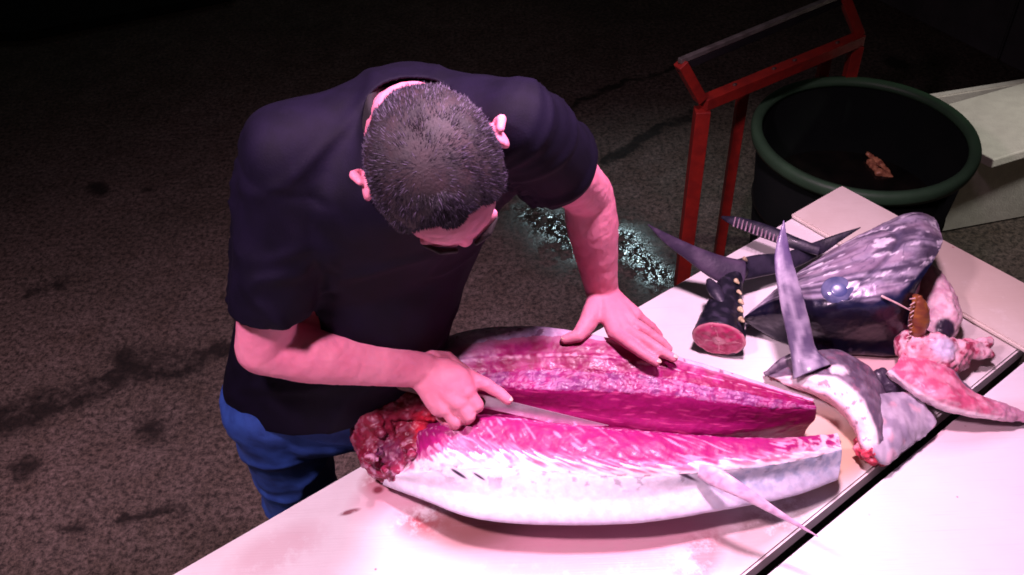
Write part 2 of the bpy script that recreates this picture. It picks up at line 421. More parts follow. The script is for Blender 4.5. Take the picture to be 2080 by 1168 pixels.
# table under the boards
m_steel = mat('dull steel', (.30, .29, .28), (.20, .19, .18), 20, .45, .0003, 80, metal=.8)
tb = thing('work_table', tuple((A0e + K) / 2 * 1 - V((0, 0, (A0e.z + K.z) / 2))), 'low metal trestle table under the white cutting boards', 'table')
c0, c1, c2, c3 = A0e + du * .05 + dv * .05, A1b - du * .05 + dv * .05, K - du * .05 - dv * .05, Fa2 + du * .05 - dv * .05
cs = [V((q.x, q.y, TOP - .065)) for q in (c0, c1, c2, c3)]
for a, b in ((0, 1), (1, 2), (2, 3), (3, 0)):
    bm = bmesh.new(); d = (cs[b] - cs[a]).normalized() * .021; bar(bm, cs[a] + d, cs[b] - d, .04, .045); obj('rail', bm, m_steel, tb, False)
for q in cs:
    bm = bmesh.new(); bar(bm, (q.x, q.y, 0.002), (q.x, q.y, TOP - .043), .04, .04, (1, 0, 0)); obj('leg', bm, m_steel, tb, False)
ng = V((fd.y, -fd.x, 0))
tb2 = thing('side_table', tuple(V((Fa.x, Fa.y, 0)) + ng * .3), 'second metal trestle carrying the near cutting board', 'table')
cs = [Fa2 + g + fd * .05 + ng * .05, K + g - fd * .02 + ng * .07, K + g + w - fd * .02 - ng * .05, Fa2 + g + w + fd * .05 - ng * .05]
cs = [V((q.x, q.y, TOP - .07)) for q in cs]
for a, b in ((0, 1), (1, 2), (2, 3), (3, 0)):
    bm = bmesh.new(); d = (cs[b] - cs[a]).normalized() * .021; bar(bm, cs[a] + d, cs[b] - d, .04, .045); obj('rail', bm, m_steel, tb2, False)
for q in cs:
    bm = bmesh.new(); bar(bm, (q.x, q.y, 0.002), (q.x, q.y, TOP - .048), .04, .04, (1, 0, 0)); obj('leg', bm, m_steel, tb2, False)

# ------------------------------------------------------------------ wall top right
m_wall = mat('grey concrete wall', (.060, .058, .066), (.035, .034, .038), 6, .8, .002, 60)
wb0 = P(1700, -40, 0); wb1 = P(2080, 150, 0); wd = (wb1 - wb0); wd.z = 0; wd.normalize(); wnrm = V((-wd.y, wd.x, 0))
if wnrm.y < 0: wnrm = -wnrm
wt = thing('concrete_wall', tuple(wb0), 'dark grey wall of concrete blocks standing behind the red stand and the tub', 'wall')
pos = -1.3; k = 0
for r in range(4):
    for i in range(8):
        x0 = -2.2 + i * .80 + (r % 2) * .4
        a = wb0 + wd * (x0 + .004); b = wb0 + wd * (x0 + .796)
        bm = bmesh.new(); q = [a, b, b + wnrm * .2, a + wnrm * .2]
        prism_xy(bm, q, r * .40 + .002, r * .40 + .396, .006); obj('block', bm, m_wall, wt, False)
# flat black slab laid on the ground, top left
m_dark = mat('dull black', (.006, .006, .007), (.012, .011, .012), 12, .9, .001, 60, spec=.15)
bm = bmesh.new(); q = [P(-400, 95, 0), P(60, 85, 0), P(470, 5, 0), P(600, -260, 0)]
prism_xy(bm, [q[0], q[1] , q[2], q[3]], .004, .05, .006)
tag(obj('black_slab', bm, m_dark, None, False), 'flat black slab lying on the ground in the upper left corner', 'mat')

# ------------------------------------------------------------------ red stand
m_red = mat('red painted steel', (.25, .014, .008), (.17, .010, .007), 26, .5, .0012, 70, coat=.05)
m_galv = mat('worn bare steel edge', (.34, .33, .30), (.20, .19, .17), 30, .4, .0004, 90, metal=.7)
st = thing('metal_stand', tuple(P(1430, 220, .78) * 1.0 - V((0, 0, .78))), 'red painted steel stand with a sloping open top, left of the green tub', 'stand')
zf, zb = .78, .93
a = P(1428, 210, zf); b = P(1748, 78, zf); c_ = P(1380, 124, zb); d_ = P(1712, -12, zb)
for p0, p1, mm, nm, wd_ in ((a, b, m_red, 'front_rail', .034), (c_, d_, m_galv, 'back_rail', .014)):
    bm = bmesh.new(); bar(bm, p0, p1, wd_, wd_); obj(nm, bm, mm, st, False)
for p0, p1 in ((a, c_), (b, d_)):
    bm = bmesh.new(); q = (p1 - p0).normalized() * .019; bar(bm, p0 + q, p1 - q * .45, .030, .028); obj('side_rail', bm, m_red, st, False)
bm = bmesh.new(); bar(bm, c_ + V((0, 0, -.020)), d_ + V((0, 0, -.020)), .012, .022); obj('back_flange', bm, m_dark, st, False)
m_weld = mat('dark weld', (.03, .012, .01), (.08, .03, .02), 80, .7)
for t_ in (.18, .42, .55, .83):
    q = a.lerp(b, t_) + V((0, 0, .0175)); bm = bmesh.new(); chain(bm, [q, q + V((.004, .002, .001))], [.0055, .004], 6); obj('bolt', bm, m_weld, st)
rd = (b - a).normalized()
for base, dx, w_ in ((a, .0, .040), (b, -.01, .034)):
    p0 = base + rd * dx; bm = bmesh.new(); bar(bm, (p0.x, p0.y, .002), (p0.x, p0.y, zf - .0175), w_, w_, (1, 0, 0)); obj('leg', bm, m_red, st, False)
bk = V((c_.x - a.x, c_.y - a.y, 0))
for p0 in (P(1520, 200, .70), b + bk * 1.0):
    bm = bmesh.new(); bar(bm, (p0.x, p0.y + .06, .002), (p0.x, p0.y + .06, .72), .03, .03, (1, 0, 0)); obj('leg', bm, m_red, st, False)

# ------------------------------------------------------------------ tub
def lathe(bm, c, prof, n=72):
    rings = []
    for r, z in prof:
        rings.append([bm.verts.new((c.x + r * math.cos(2 * math.pi * i / n), c.y + r * math.sin(2 * math.pi * i / n), z)) for i in range(n)])
    for k in range(len(rings) - 1):
        for i in range(n): bm.faces.new((rings[k][i], rings[k][(i + 1) % n], rings[k + 1][(i + 1) % n], rings[k + 1][i]))
    return rings
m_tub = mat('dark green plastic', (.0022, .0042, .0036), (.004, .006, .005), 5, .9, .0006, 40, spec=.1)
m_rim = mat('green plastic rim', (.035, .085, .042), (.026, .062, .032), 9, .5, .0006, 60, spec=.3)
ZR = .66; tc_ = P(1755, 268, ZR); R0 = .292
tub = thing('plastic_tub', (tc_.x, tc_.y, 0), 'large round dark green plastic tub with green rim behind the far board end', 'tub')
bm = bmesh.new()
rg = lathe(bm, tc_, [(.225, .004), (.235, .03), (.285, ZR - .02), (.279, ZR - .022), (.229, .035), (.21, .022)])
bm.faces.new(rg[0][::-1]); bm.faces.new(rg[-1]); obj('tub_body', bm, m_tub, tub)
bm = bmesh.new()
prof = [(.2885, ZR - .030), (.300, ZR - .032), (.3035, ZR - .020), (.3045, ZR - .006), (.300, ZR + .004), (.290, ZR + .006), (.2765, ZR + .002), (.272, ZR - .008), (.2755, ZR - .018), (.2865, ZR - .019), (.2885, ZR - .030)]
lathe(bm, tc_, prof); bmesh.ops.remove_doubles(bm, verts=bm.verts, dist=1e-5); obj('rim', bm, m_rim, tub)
m_scrap = mat('fish skin scrap', (.55, .26, .13), (.20, .07, .04), 60, .25, .001, 120, coat=.4)
m_shell = mat('yellow scrap', (.50, .34, .14), (.12, .07, .03), 70, .3, .001, 120, coat=.3)
bm = bmesh.new(); 

chain(bm, [P(1762, 312, .44), P(1785, 328, .435), P(1806, 350, .43)], [.006, .009, .006]); chain(bm, [P(1768, 330, .43), P(1785, 350, .43)], [.013, .009]); chain(bm, [P(1785, 350, .43), P(1812, 358, .425)], [.014, .006])
me = remesh(bm, 'fish_scrap', .003, 2); displace(me, lambda p, n_: n_ * .003 * fb(p, 90))
tag(link('fish_scrap', me, m_scrap), 'shiny orange brown fish scrap floating inside the green tub', 'fish scrap')
bm = bmesh.new(); rr_ = .228 + (.285 - .235) * (.42 / .64) + .012
vs_ = [bm.verts.new((tc_.x + rr_ * math.cos(2 * math.pi * i / 72), tc_.y + rr_ * math.sin(2 * math.pi * i / 72), .425)) for i in range(72)]; bm.faces.new(vs_)
tag(obj('dirty_water', bm, mat('dirty water', (.004, .005, .004), (.010, .009, .007), 12, .25, .002, 25, spec=.3), None, False), kind='structure')
for j, (lst, lab) in enumerate((([(1900, 395), (1895, 410), (1880, 420)], 'small pale yellow fish bone scrap on the ground beside the tub, nearest the tub'),
                                ([(1912, 412), (1938, 408), (1950, 402)], 'bigger golden brown fish scrap on the ground to the right of the tub'))):
    bm = bmesh.new(); pts = [P(x, y, .02 + .02 * i) for i, (x, y) in enumerate(lst)]
    chain(bm, pts, [.018, .014, .010]); chain(bm, [pts[1], pts[1] + V((.05, .03, .02)), pts[1] + V((.07, -.01, .03))], [.012, .010, .005])
    chain(bm, [pts[0], pts[0] + V((-.05, .02, .0)), pts[0] + V((-.07, -.03, .01))], [.012, .010, .006])
    me = remesh(bm, 'fish_scrap', .004, 2); displace(me, lambda p, n_: n_ * .006 * fb(p, 70))
    tag(link('fish_scrap', me, m_shell), lab, 'fish scrap', 'fish scraps beside the tub')

# ------------------------------------------------------------------ foam box
m_foam = mat('styrofoam', (.74, .70, .63), (.64, .60, .54), 30, .7, .0012, 180)
m_foam2 = mat('styrofoam lid', (.84, .80, .70), (.75, .71, .62), 24, .7, .0012, 180)
fb0 = P(1925, 345, .28); fx = (P(2080, 318, .28) - fb0); fx.z = 0; fx.normalize(); fy = V((-fx.y, fx.x, 0))
fo = thing('foam_box', tuple(fb0 - V((0, 0, .28)) + fx * .35 + fy * .2), 'white styrofoam fish box with its lid slid askew, right of the tub', 'box')
o0 = V((fb0.x, fb0.y, 0)); T = .03; LX, LY, H = .75, .42, .30
for nm, q in (('side_wall', [(0, 0), (LX, 0), (LX, T), (0, T)]), ('side_wall', [(0, LY - T), (LX, LY - T), (LX, LY), (0, LY)]), ('end_wall', [(0, T + .001), (T, T + .001), (T, LY - T - .001), (0, LY - T - .001)]), ('end_wall', [(LX - T, T + .001), (LX, T + .001), (LX, LY - T - .001), (LX - T, LY - T - .001)])):
    bm = bmesh.new(); prism_xy(bm, [o0 + fx * a + fy * b for a, b in q], .004, H, .005); obj(nm, bm, m_foam, fo, False)
bm = bmesh.new(); prism_xy(bm, [o0 + fx * a + fy * b for a, b in ((T + .001, T + .001), (LX - T - .001, T + .001), (LX - T - .001, LY - T - .001), (T + .001, LY - T - .001))], .006, .03, 0); obj('floor', bm, m_foam, fo, False)
bm = bmesh.new(); ax = (Matrix.Rotation(math.radians(9), 3, 'Z') @ fx); ay = V((-ax.y, ax.x, 0)); tl = Matrix.Rotation(math.radians(-7), 3, ax)
box(bm, o0 + fx * .40 + fy * .13 + V((0, 0, H + .045)), (ax, tl @ ay, tl @ Z), (.38, .19, .016), .005); obj('lid', bm, m_foam2, fo, False)

# ------------------------------------------------------------------ tuna carcass
m_flesh = mat('tuna flesh', (1, 1, 1), (.84, .82, .84), 70, .42, .0006, 140, sss=.10, attr=True, coat=.04, detail=8, spec=.28)
m_skin_f = mat('tuna skin', (1, 1, 1), (.80, .80, .84), 40, .46, .0006, 160, attr=True, coat=.08, detail=8, spec=.35)
N0 = PX([(800, 955, .802), (880, 975, .802), (1000, 1002, .802), (1150, 1008, .802), (1300, 1002, .802), (1450, 985, .802), (1600, 965, .802), (1690, 950, .802)])
N1 = PX([(778, 985, .825), (860, 1016, .842), (960, 1052, .855), (1100, 1066, .858), (1300, 1062, .858), (1480, 1034, .855), (1610, 1008, .85), (1700, 975, .84)])
N2 = PX([(785, 968, .85), (880, 988, .87), (1000, 1005, .885), (1150, 1012, .89), (1300, 1008, .89), (1450, 985, .885), (1600, 965, .88), (1708, 940, .865)])
N3 = PX([(805, 962, .86), (890, 952, .90), (1000, 946, .915), (1130, 955, .92), (1300, 966, .92), (1450, 955, .915), (1600, 938, .905), (1710, 912, .885)])
N4 = PX([(840, 925, .88), (890, 905, .92), (980, 888, .93), (1100, 912, .935), (1280, 932, .935), (1450, 924, .925), (1600, 912, .915), (1706, 898, .885)])
N5 = PX([(850, 875, .90), (900, 862, .93), (1000, 846, .94), (1110, 858, .94), (1260, 872, .935), (1430, 885, .925), (1590, 890, .91), (1700, 880, .88)])
N6 = off(N5, (.004, .022, -.055)); N7 = off(N5, (.004, .030, 0), .802)
fat = (.84, .70, .75); flesh = (.33, .011, .140); deep = (.235, .005, .090); silver = (.74, .71, .78)
SLITS = [(P(932, 962, .90), .016), (P(975, 968, .90), .012), (P(1385, 962, .918), .020)]
def col_near(p, u, v):
    if u < 0: return lerp((.6, .30, .30), fat, ss(-.2, .3, fb(p, 60)))
    w_ = v + (.10 * fb(p, 22) + .30 * nz((u * 60 + v * 3.6, v * 1.3, 0), 1.0, 31) + .12 * nz((u * 150 + v * 9, v * 2, 0), 1.0, 3)) * ss(2.9, 3.5, v) * ss(5.0, 4.5, v) + .05 * nz(p, 90)
    if w_ < 2.95:
        c = lerp(silver, (.56, .48, .64), ss(2.0, .8, w_) * .8)
        g_ = ss(.66, .80, u + .10 * fb(p, 30)) * ss(1.0, 1.9, w_)
        c = lerp(c, (.30, .34, .46), g_ * (.55 + .4 * ss(-.3, .3, fb(p, 60, 3))))
        for q_, rr_ in SLITS:
            d_ = V(p) - q_; d_ = math.hypot(d_.x * .6 - d_.y * .6, (d_.x * .8 + d_.y * .8 + d_.z) * 3)
            c = lerp(c, (.03, .015, .04), ss(rr_, rr_ * .5, d_))
        c = lerp(c, (.12, .07, .12), .5 * ss(.30, .5, fb(p, 55, 9)) * ss(2.0, 2.6, w_) * ss(.0, .3, u))
        return c
    if w_ < 3.62:
        st_ = nz((u * 55 + v * 3.2, v * 2.0, 0), 1.0, 5)
        t = ss(-.15, .35, st_ + .35 * fb(p, 50)) * ss(2.95, 3.3, w_) * .9
        c = lerp(fat, (.50, .12, .26), t)
        return lerp(c, (.20, .06, .10), ss(.35, .55, fb(p, 65, 2)) * ss(3.2, 2.9, w_) * .8 + ss(.45, .6, fb(p, 80, 2)) * ss(.25, .0, u) * .7)
    if w_ < 5.25:
        st_ = ss(.25, .5, nz((u * 70 + v * 5.0, v * 2.4, 0), 1.0, 1) + .25 * fb(p, 60))
        st_ = max(st_ * ss(5.2, 4.3, w_), ss(4.1, 3.6, w_) * (.35 + .65 * ss(-.25, .3, nz((u * 90 + v * 6, v * 1.6, 0), 1, 12))))
        c = lerp(flesh, (.72, .34, .52), st_ * .75)
        c = lerp(c, (.86, .60, .70), ss(.80, .98, u) * ss(-.2, .3, fb(p, 60, 4)))
        c = lerp(c, (.75, .40, .62), ss(.12, .4, nz(p, 160)) * ss(4.8, 5.0, w_) * .7)
        return c
    return lerp(deep, (.25, .01, .05), ss(-.2, .3, fb(p, 40)))
def dis_near(p, u, v):
    if u < 0: return .006 * fb(p, 50)
    a = .0004 * fb(p, 60)
    if 2.9 < v < 5.2: a += .0016 * fb(p, 34) + .0009 * nz((u * 60 + v * 4, v * 2, 0), 1)
    return a
# the far half
R0_ = PX([(815, 850, .87), (900, 850, .875), (1000, 840, .88), (1110, 852, .88), (1230, 867, .88), (1330, 878, .875), (1450, 886, .865), (1560, 876, .855), (1642, 866, .85)])
R1_ = PX([(810, 830, .885), (900, 825, .90), (1000, 815, .905), (1110, 825, .905), (1230, 838, .905), (1330, 845, .90), (1450, 856, .89), (1560, 856, .88), (1655, 852, .87)])
R2_ = PX([(805, 810, .90), (900, 795, .925), (1000, 786, .935), (1110, 791, .94), (1230, 793, .94), (1330, 800, .935), (1450, 816, .925), (1560, 828, .91), (1658, 832, .895)])
R3_ = PX([(800, 790, .91), (900, 766, .935), (1000, 756, .945), (1110, 751, .95), (1230, 756, .95), (1330, 766, .945), (1450, 786, .935), (1560, 808, .92), (1656, 824, .90)])
R4_ = PX([(795, 775, .915), (880, 742, .945), (980, 728, .955), (1100, 722, .96), (1220, 724, .96), (1330, 742, .955), (1440, 766, .94), (1550, 792, .925), (1654, 819, .905)])
R5_ = PX([(790, 765, .92), (870, 722, .95), (970, 696, .965), (1100, 682, .97), (1210, 690, .968), (1330, 719, .96), (1440, 750, .945), (1550, 784, .925), (1652, 815, .905)])
R6_ = PX([(785, 757, .91), (868, 700, .945), (970, 668, .96), (1100, 664, .965), (1210, 682, .96), (1330, 712, .95), (1440, 744, .938), (1550, 780, .92), (1650, 812, .90)])
R7_ = off(R6_, (-.012, .030, -.06)); R8_ = off(R6_, (-.01, .012, 0), .802); R9_ = off(R0_, (0, .012, 0), .802)
def col_far(p, u, v):
    if u < 0: return lerp(flesh, deep, ss(-.2, .3, fb(p, 60)))
    w_ = v + .14 * fb(p, 30) + .05 * nz(p, 120)
    if w_ < 2.0:
        c = lerp(deep, (.26, .005, .105), ss(-.3, .4, nz((u * 8, v * 5, 0), 1.0, 3)))
        return lerp(c, (.55, .06, .22), ss(.25, .5, nz((u * 24, v * 9, 0), 1, 2)) * .5)
    if w_ < 3.0:
        s = fb(p, 95, 4, 3)
        c = lerp((.29, .02, .14), (.20, .03, .15), ss(-.2, .3, fb(p, 40)))
        k_ = ss(.10, .30, abs(nz((u * 75 + 3 * nz(p, 60), v * 3.0, 0), 1, 8)) + .25 * s)
        c = lerp(c, (.54, .24, .44), k_ * .42)
        return lerp(c, (.5, .02, .16), ss(.12, .0, u) * .8)
    if w_ < 5.0:
        c = lerp((.24, .005, .075), flesh, ss(-.3, .4, fb(p, 35)))
        d_ = ss(.16, .0, abs(w_ - 4.0)) * ss(.05, .3, nz((u * 60, 0, 0), 1, 2) + .2)
        c = lerp(c, (.70, .32, .48), d_ * .8)
        c = lerp(c, (.62, .16, .38), ss(.18, .45, nz((u * 30 - v * 2, v * 2.5, 0), 1, 6)) * .18)
        if w_ > 4.5: c = lerp(c, (.55, .22, .36), ss(4.5, 5, w_) * .6)
        return lerp(c, (.50, .34, .54), ss(.30, .16, u + .05 * fb(p, 30)) * ss(3.5, 4.2, w_))
    if w_ < 6.3:
        c = lerp((.46, .33, .52), (.60, .47, .66), ss(-.2, .3, fb(p, 110)))
        c = lerp(c, (.36, .24, .44), ss(.05, .35, abs(nz(p, 70, 4)) * 1.3) * .4)
        c = lerp(c, (.66, .40, .54), ss(.35, .5, u))
        return lerp(c, (.15, .05, .12), ss(.36, .5, fb(p, 60, 7)) * .8)
    return lerp((.42, .33, .48), (.10, .09, .14), ss(.35, .5, u)) if v < 8.3 else lerp(deep, (.10, .004, .03), ss(9.2, 8.5, v))
def dis_far(p, u, v):
    if u < 0: return .003 * fb(p, 50)
    a = .0010 * fb(p, 50)
    if 1.9 < v < 3.1: a += .0018 * fb(p, 85)
    if 3.1 < v < 5.5: a += .0012 * fb(p, 30) + .0010 * ss(.2, 0, abs(v - 4))
    return a
car = thing('tuna_carcass', tuple(P(1250, 950, .80)), 'headless tuna split open lengthwise, deep pink flesh up, on the white board', 'fish')
link('belly_half', loft([N0, N1, N2, N3, N4, N5, N6, N7], 420, 230, True, dis_near, col_near), m_flesh, car)
link('back_half', loft([R0_, R1_, R2_, R3_, R4_, R5_, R6_, R7_, R8_, R9_], 400, 260, True, dis_far, col_far), m_flesh, car)
G_ = [off([cr(N5, .74 * i / 7) for i in range(8)], (0, .002, -.022)), off([cr(R0_, .70 * i / 7) for i in range(8)], (0, .004, -.006)),
      off([cr(R0_, .70 * i / 7) for i in range(8)], (0, .004, 0), .812), off([cr(N5, .74 * i / 7) for i in range(8)], (0, .002, 0), .812)]
link('spine_meat', loft(G_, 160, 40, True, lambda p, u, v: .0025 * fb(p, 50) if u >= 0 else 0, lambda p, u, v: lerp(deep, lerp((.30, .015, .12), (.55, .28, .42), ss(.1, .4, nz(p, 90, 3))), ss(-.2, .3, fb(p, 40)))), m_flesh, car)
# ragged head end
bm = bmesh.new()
chain(bm, [P(790, 815, .86), P(762, 860, .86), P(768, 905, .855), P(800, 940, .85)], [.048, .044, .042, .036])
chain(bm, [P(830, 800, .86), P(850, 860, .85), P(850, 915, .85)], [.05, .048, .045])
chain(bm, [P(800, 850, .83), P(810, 935, .83)], [.035, .035])
chain(bm, [P(768, 828, .90), P(762, 860, .885), P(775, 900, .86)], [.030, .034, .034]); chain(bm, [P(768, 826, .90), P(830, 815, .91), P(880, 830, .90)], [.030, .032, .028])
for i in range(12):
    x = random.uniform(745, 885); y = random.uniform(860, 950); z = random.uniform(.87, .905)
    chain(bm, [P(x, y, z), P(x + random.uniform(-14, 14), y + random.uniform(-14, 14), z + .008)], [random.uniform(.004, .009), random.uniform(.003, .006)], 5)
for v_ in bm.verts: v_.co.z = max(v_.co.z, .802)
me = remesh(bm, 'cut_end', .0025, 2)
displace(me, lambda p, n_: n_ * (.0065 * fb(p, 38) + .0028 * fb(p, 120, 3)) if p.z > .81 else V((0, 0, 0)))
def col_gore(p):
    a = fb(p, 38, 2); b_ = fb(p, 85, 5)
    c = lerp((.34, .03, .09), (.66, .34, .48), ss(.05, .4, b_ + a * .4))
    c = lerp(c, (.16, .01, .03), ss(.1, .4, fb(p, 60, 11)))
    q = P(790, 905, .90); d = (V(p) - q).length
    c = lerp(c, (.07, .03, .11), ss(.034, .012, d + .012 * b_))
    c = lerp(c, (.14, .008, .02), ss(.93, .99, p[1] + .02 * a) * .8)
    q = P(860, 870, .91); d = (V(p) - q).length
    return lerp(c, (.62, .02, .05), ss(.035, .015, d + .01 * a))
color_by(me, col_gore); link('cut_end', me, m_flesh, car)
def fcol(a, b, s=40): return lambda p, u, v: lerp(a, b, ss(-.25, .3, fb(p, s)))
link('fin', blade([P(1395, 950, .905), P(1446, 966, .92), P(1510, 1000, .92), P(1580, 1042, .90), P(1662, 1090, .885)], [.004, .015, .0105, .0055, .0008], [.004, .005, .003, .0018, .0005], BACK + V((0, -.2, 0)), col=fcol((.72, .50, .62), (.52, .32, .46), 90)), m_skin_f, car)

# ------------------------------------------------------------------ tail
tl_ = thing('tuna_tail', tuple(P(1460, 700, .80)), 'severed forked black tuna tail with a pink round cut face towards the man', 'fish tail')
tp = [P(1460, 688, .847), P(1466, 655, .85), P(1474, 615, .855), P(1484, 575, .86), P(1500, 545, .868)]
tr = [(.050, .044), (.043, .038), (.032, .030), (.024, .024), (.021, .02)]
def col_tail(p, u, v):
    if u < 0: return (.5, .1, .2)
    return lerp((.007, .007, .014), (.030, .026, .045), ss(0, .4, fb(p, 60)))
link('tail_stalk', blade(tp, [a for a, b in tr], [b for a, b in tr], BACK, 60, 40, lambda p, u, v: .0015 * fb(p, 80) if u >= 0 else 0, col_tail), m_skin_f, tl_)
# cut face
ax_ = (tp[0] - tp[1]).normalized(); s1 = ax_.cross(Z).normalized(); s2 = s1.cross(ax_)
n_r, n_a = 26, 96; vsx = [tp[0] + ax_ * .006]; fsx = []
meta = [(0, 0)]
for i in range(1, n_r + 1):
    for j in range(n_a):
        th = 2 * math.pi * j / n_a; r = i / n_r
        vsx.append(tp[0] + ax_ * (.006 * (1 - r ** 4)) + s1 * math.cos(th) * .0495 * r + s2 * math.sin(th) * .0435 * r); meta.append((r, th))
for j in range(n_a): fsx.append((0, 1 + j, 1 + (j + 1) % n_a))
for i in range(n_r - 1):
    for j in range(n_a):
        a_, b_ = 1 + i * n_a + j, 1 + i * n_a + (j + 1) % n_a; fsx.append((a_, b_, b_ + n_a, a_ + n_a))
me = bpy.data.meshes.new('cut'); me.from_pydata([tuple(v) for v in vsx], [], fsx); me.update()
at = me.color_attributes.new('tissue', 'FLOAT_COLOR', 'POINT'); buf = []
for (r, th), v in zip(meta, me.vertices):
    wv = fb(v.co, 45); c = lerp((.44, .022, .11), (.56, .07, .18), ss(-.2, .3, fb(v.co, 60)))
    sep = ss(.10, .03, abs(math.sin(2 * (th + .5 * wv + .3)) * (r + .05)) ) * .8
    c = lerp(c, (.72, .34, .40), max(sep, ss(.26, .16, r + .08 * wv)) * .9); c = lerp(c, (.74, .30, .36), ss(.86, .97, r) * .8); c = lerp(c, (.62, .20, .28), ss(.1, .5, nz(v.co, 90, 7)) * .5)
    buf += [*c, 1]
at.data.foreach_set('color', buf); displace(me, lambda p, n_: n_ * .002 * fb(p, 70)); link('cut_face', me, m_flesh, tl_)
dk = fcol((.010, .010, .02), (.030, .026, .045), 40); dkp = fcol((.035, .025, .05), (.07, .05, .085), 30)
link('tail_lobe', blade([P(1510, 555, .872), P(1462, 545, .885), P(1405, 515, .91), P(1355, 485, .94), P(1316, 456, .97)], [.026, .026, .017, .010, .001], [.012, .008, .006, .004, .001], BACK + V((0, 0, .3)), 50, 16, None, dkp), m_skin_f, tl_)
link('tail_lobe', blade([P(1488, 552, .868), P(1540, 540, .86), P(1600, 530, .85), P(1660, 505, .845), P(1705, 482, .86), P(1748, 462, .875)], [.022, .023, .019, .015, .008, .001], [.012, .008, .006, .004, .003, .001], BACK + V((0, 0, .3)), 50, 16, None, dk), m_skin_f, tl_)
m_yel = mat('yellow finlet', (.62, .52, .30), (.30, .22, .14), 90, .35, .0004, 120)
for x, y, r in ((1495, 570, .006), (1500, 592, .005), (1504, 612, .006), (1503, 628, .007), (1505, 648, .007), (1512, 525, .005)):
    bm = bmesh.new(); chain(bm, [P(x, y, .888 - (y - 560) * .0001), P(x + 5, y + 5, .884)], [r * .8, r * .4], 6); obj('finlet', bm, m_yel, tl_)
link('keel', blade([P(1440, 570, .88), P(1452, 590, .885), P(1470, 620, .88)], [.006, .014, .006], [.006, .01, .005], Z, 20, 10, None, dk), m_skin_f, tl_)

# folded dorsal fin strip with spines
ds = thing('dorsal_fin', tuple(P(1560, 490, .80)), 'thin black fin strip with pale spines behind the severed tail', 'fish fin')
link('fin_strip', blade([P(1466, 441, .855), P(1500, 452, .86), P(1560, 472, .865), P(1610, 492, .865), P(1665, 510, .86)], [.003, .012, .015, .013, .01], [.002, .006, .007, .007, .005], BACK, 40, 12, None, dk), m_skin_f, ds)
m_spine = mat('pale spine', (.34, .24, .30), (.24, .16, .2), 60, .4)
for i in range(13):
    x = 1492 + i * 8; y = 450 + i * 2.9
    bm = bmesh.new(); chain(bm, [P(x + 2, y - 8, .869), P(x - 2, y + 9, .871)], [.0016, .0019], 5); obj('spine', bm, m_spine, ds)

# ------------------------------------------------------------------ head
hd = thing('tuna_head', tuple(P(1740, 700, .80)), 'severed tuna head with cloudy blue eye, silver cheek and black back, on the board', 'fish head')
H = [PX([(1512, 655, .83), (1580, 690, .802), (1660, 712, .802), (1750, 716, .802), (1800, 716, .802), (1838, 710, .803)]),
     PX([(1510, 650, .845), (1575, 668, .84), (1660, 684, .845), (1750, 688, .85), (1810, 688, .85), (1842, 684, .848)]),
     PX([(1512, 645, .855), (1572, 640, .88), (1660, 644, .91), (1750, 646, .92), (1815, 644, .92), (1846, 638, .915)]),
     PX([(1515, 641, .86), (1580, 616, .90), (1670, 610, .94), (1760, 606, .96), (1830, 598, .965), (1864, 584, .955)]),
     PX([(1518, 638, .862), (1590, 592, .91), (1680, 568, .96), (1780, 545, .985), (1858, 532, .985), (1896, 530, .965)]),
     PX([(1522, 634, .86), (1600, 570, .91), (1690, 530, .96), (1780, 495, .992), (1868, 474, .995), (1914, 486, .965)]),
     PX([(1526, 632, .855), (1610, 562, .90), (1688, 508, .94), (1770, 466, .968), (1852, 432, .97), (1898, 442, .945)])]
H.append(off(H[6], (.01, .03, -.05))); H.append([V((p.x, p.y, .802)) for p in off(H[6], (.0, .01, 0))])
def col_head(p, u, v):
    blk = (.006, .006, .018)
    if u < -1.5: return lerp((.16, .06, .08), (.36, .18, .20), ss(-.2, .3, fb(p, 50)))
    if u < 0: return blk
    bnd = 3.05 + .9 * ss(.75, 1.0, u) + .35 * ss(.35, .15, u) - .25 * ss(.12, .0, abs(u - .62)) + .16 * fb(p, 30, 3)
    s = ss(bnd - .10, bnd + .30, v)
    stk = noise.fractal(V((u * 5 + .6 * nz(p, 12), v * 4.2, 3)), 1, 2, 5)
    si = lerp((.09, .075, .115), (.38, .34, .42), ss(-.35, .35, stk))
    si = lerp(si, (.34, .25, .33), ss(-.1, .3, nz((u * 3, v * 2, 5), 1, 4)) * .6)
    si = lerp(si, (.07, .06, .11), crease(noise.noise(V((u * 4 + .4 * nz(p, 30), v * 1.5, 9))), .05) * .7)
    si = lerp(si, (.09, .08, .13), ss(.03, .0, abs(u - .60 - .10 * math.sin((v - 4) * 1.6))) * .7)
    si = lerp(si, (.82, .78, .84), ss(.28, .42, noise.fractal(V((u * 7, v * 3.4, 31)), 1, 2, 4)) * .85)  # white strips: highlights painted into the silver skin colour
    if v > 6.3: si = lerp(si, (.06, .06, .10), ss(6.3, 6.8, v))
    bl2 = lerp(blk, (.014, .018, .060), ss(bnd - .9, bnd, v) * ss(.3, .7, u + .2 * fb(p, 40)) * .9)
    bl2 = lerp(bl2, (.16, .13, .18), ss(.45, .55, fb(p, 45, 2)) * ss(.9, .4, v) * .4)
    return lerp(bl2, si, s)
def dis_head(p, u, v):
    if u < 0: return .006 * fb(p, 40)
    a = .0008 * fb(p, 55)
    if v > 3: a += .0014 * fb(p, 22, 5) - .005 * ss(.03, 0, abs(u - .60 - .10 * math.sin((v - 4) * 1.6))) 
    return a
m_silver = mat('wet silver skin', (1, 1, 1), (.72, .70, .78), 60, .33, .0005, 110, attr=True, coat=.12, metal=.10, spec=.28)
link('skull', loft(H, 240, 170, True, dis_head, col_head), m_silver, hd)
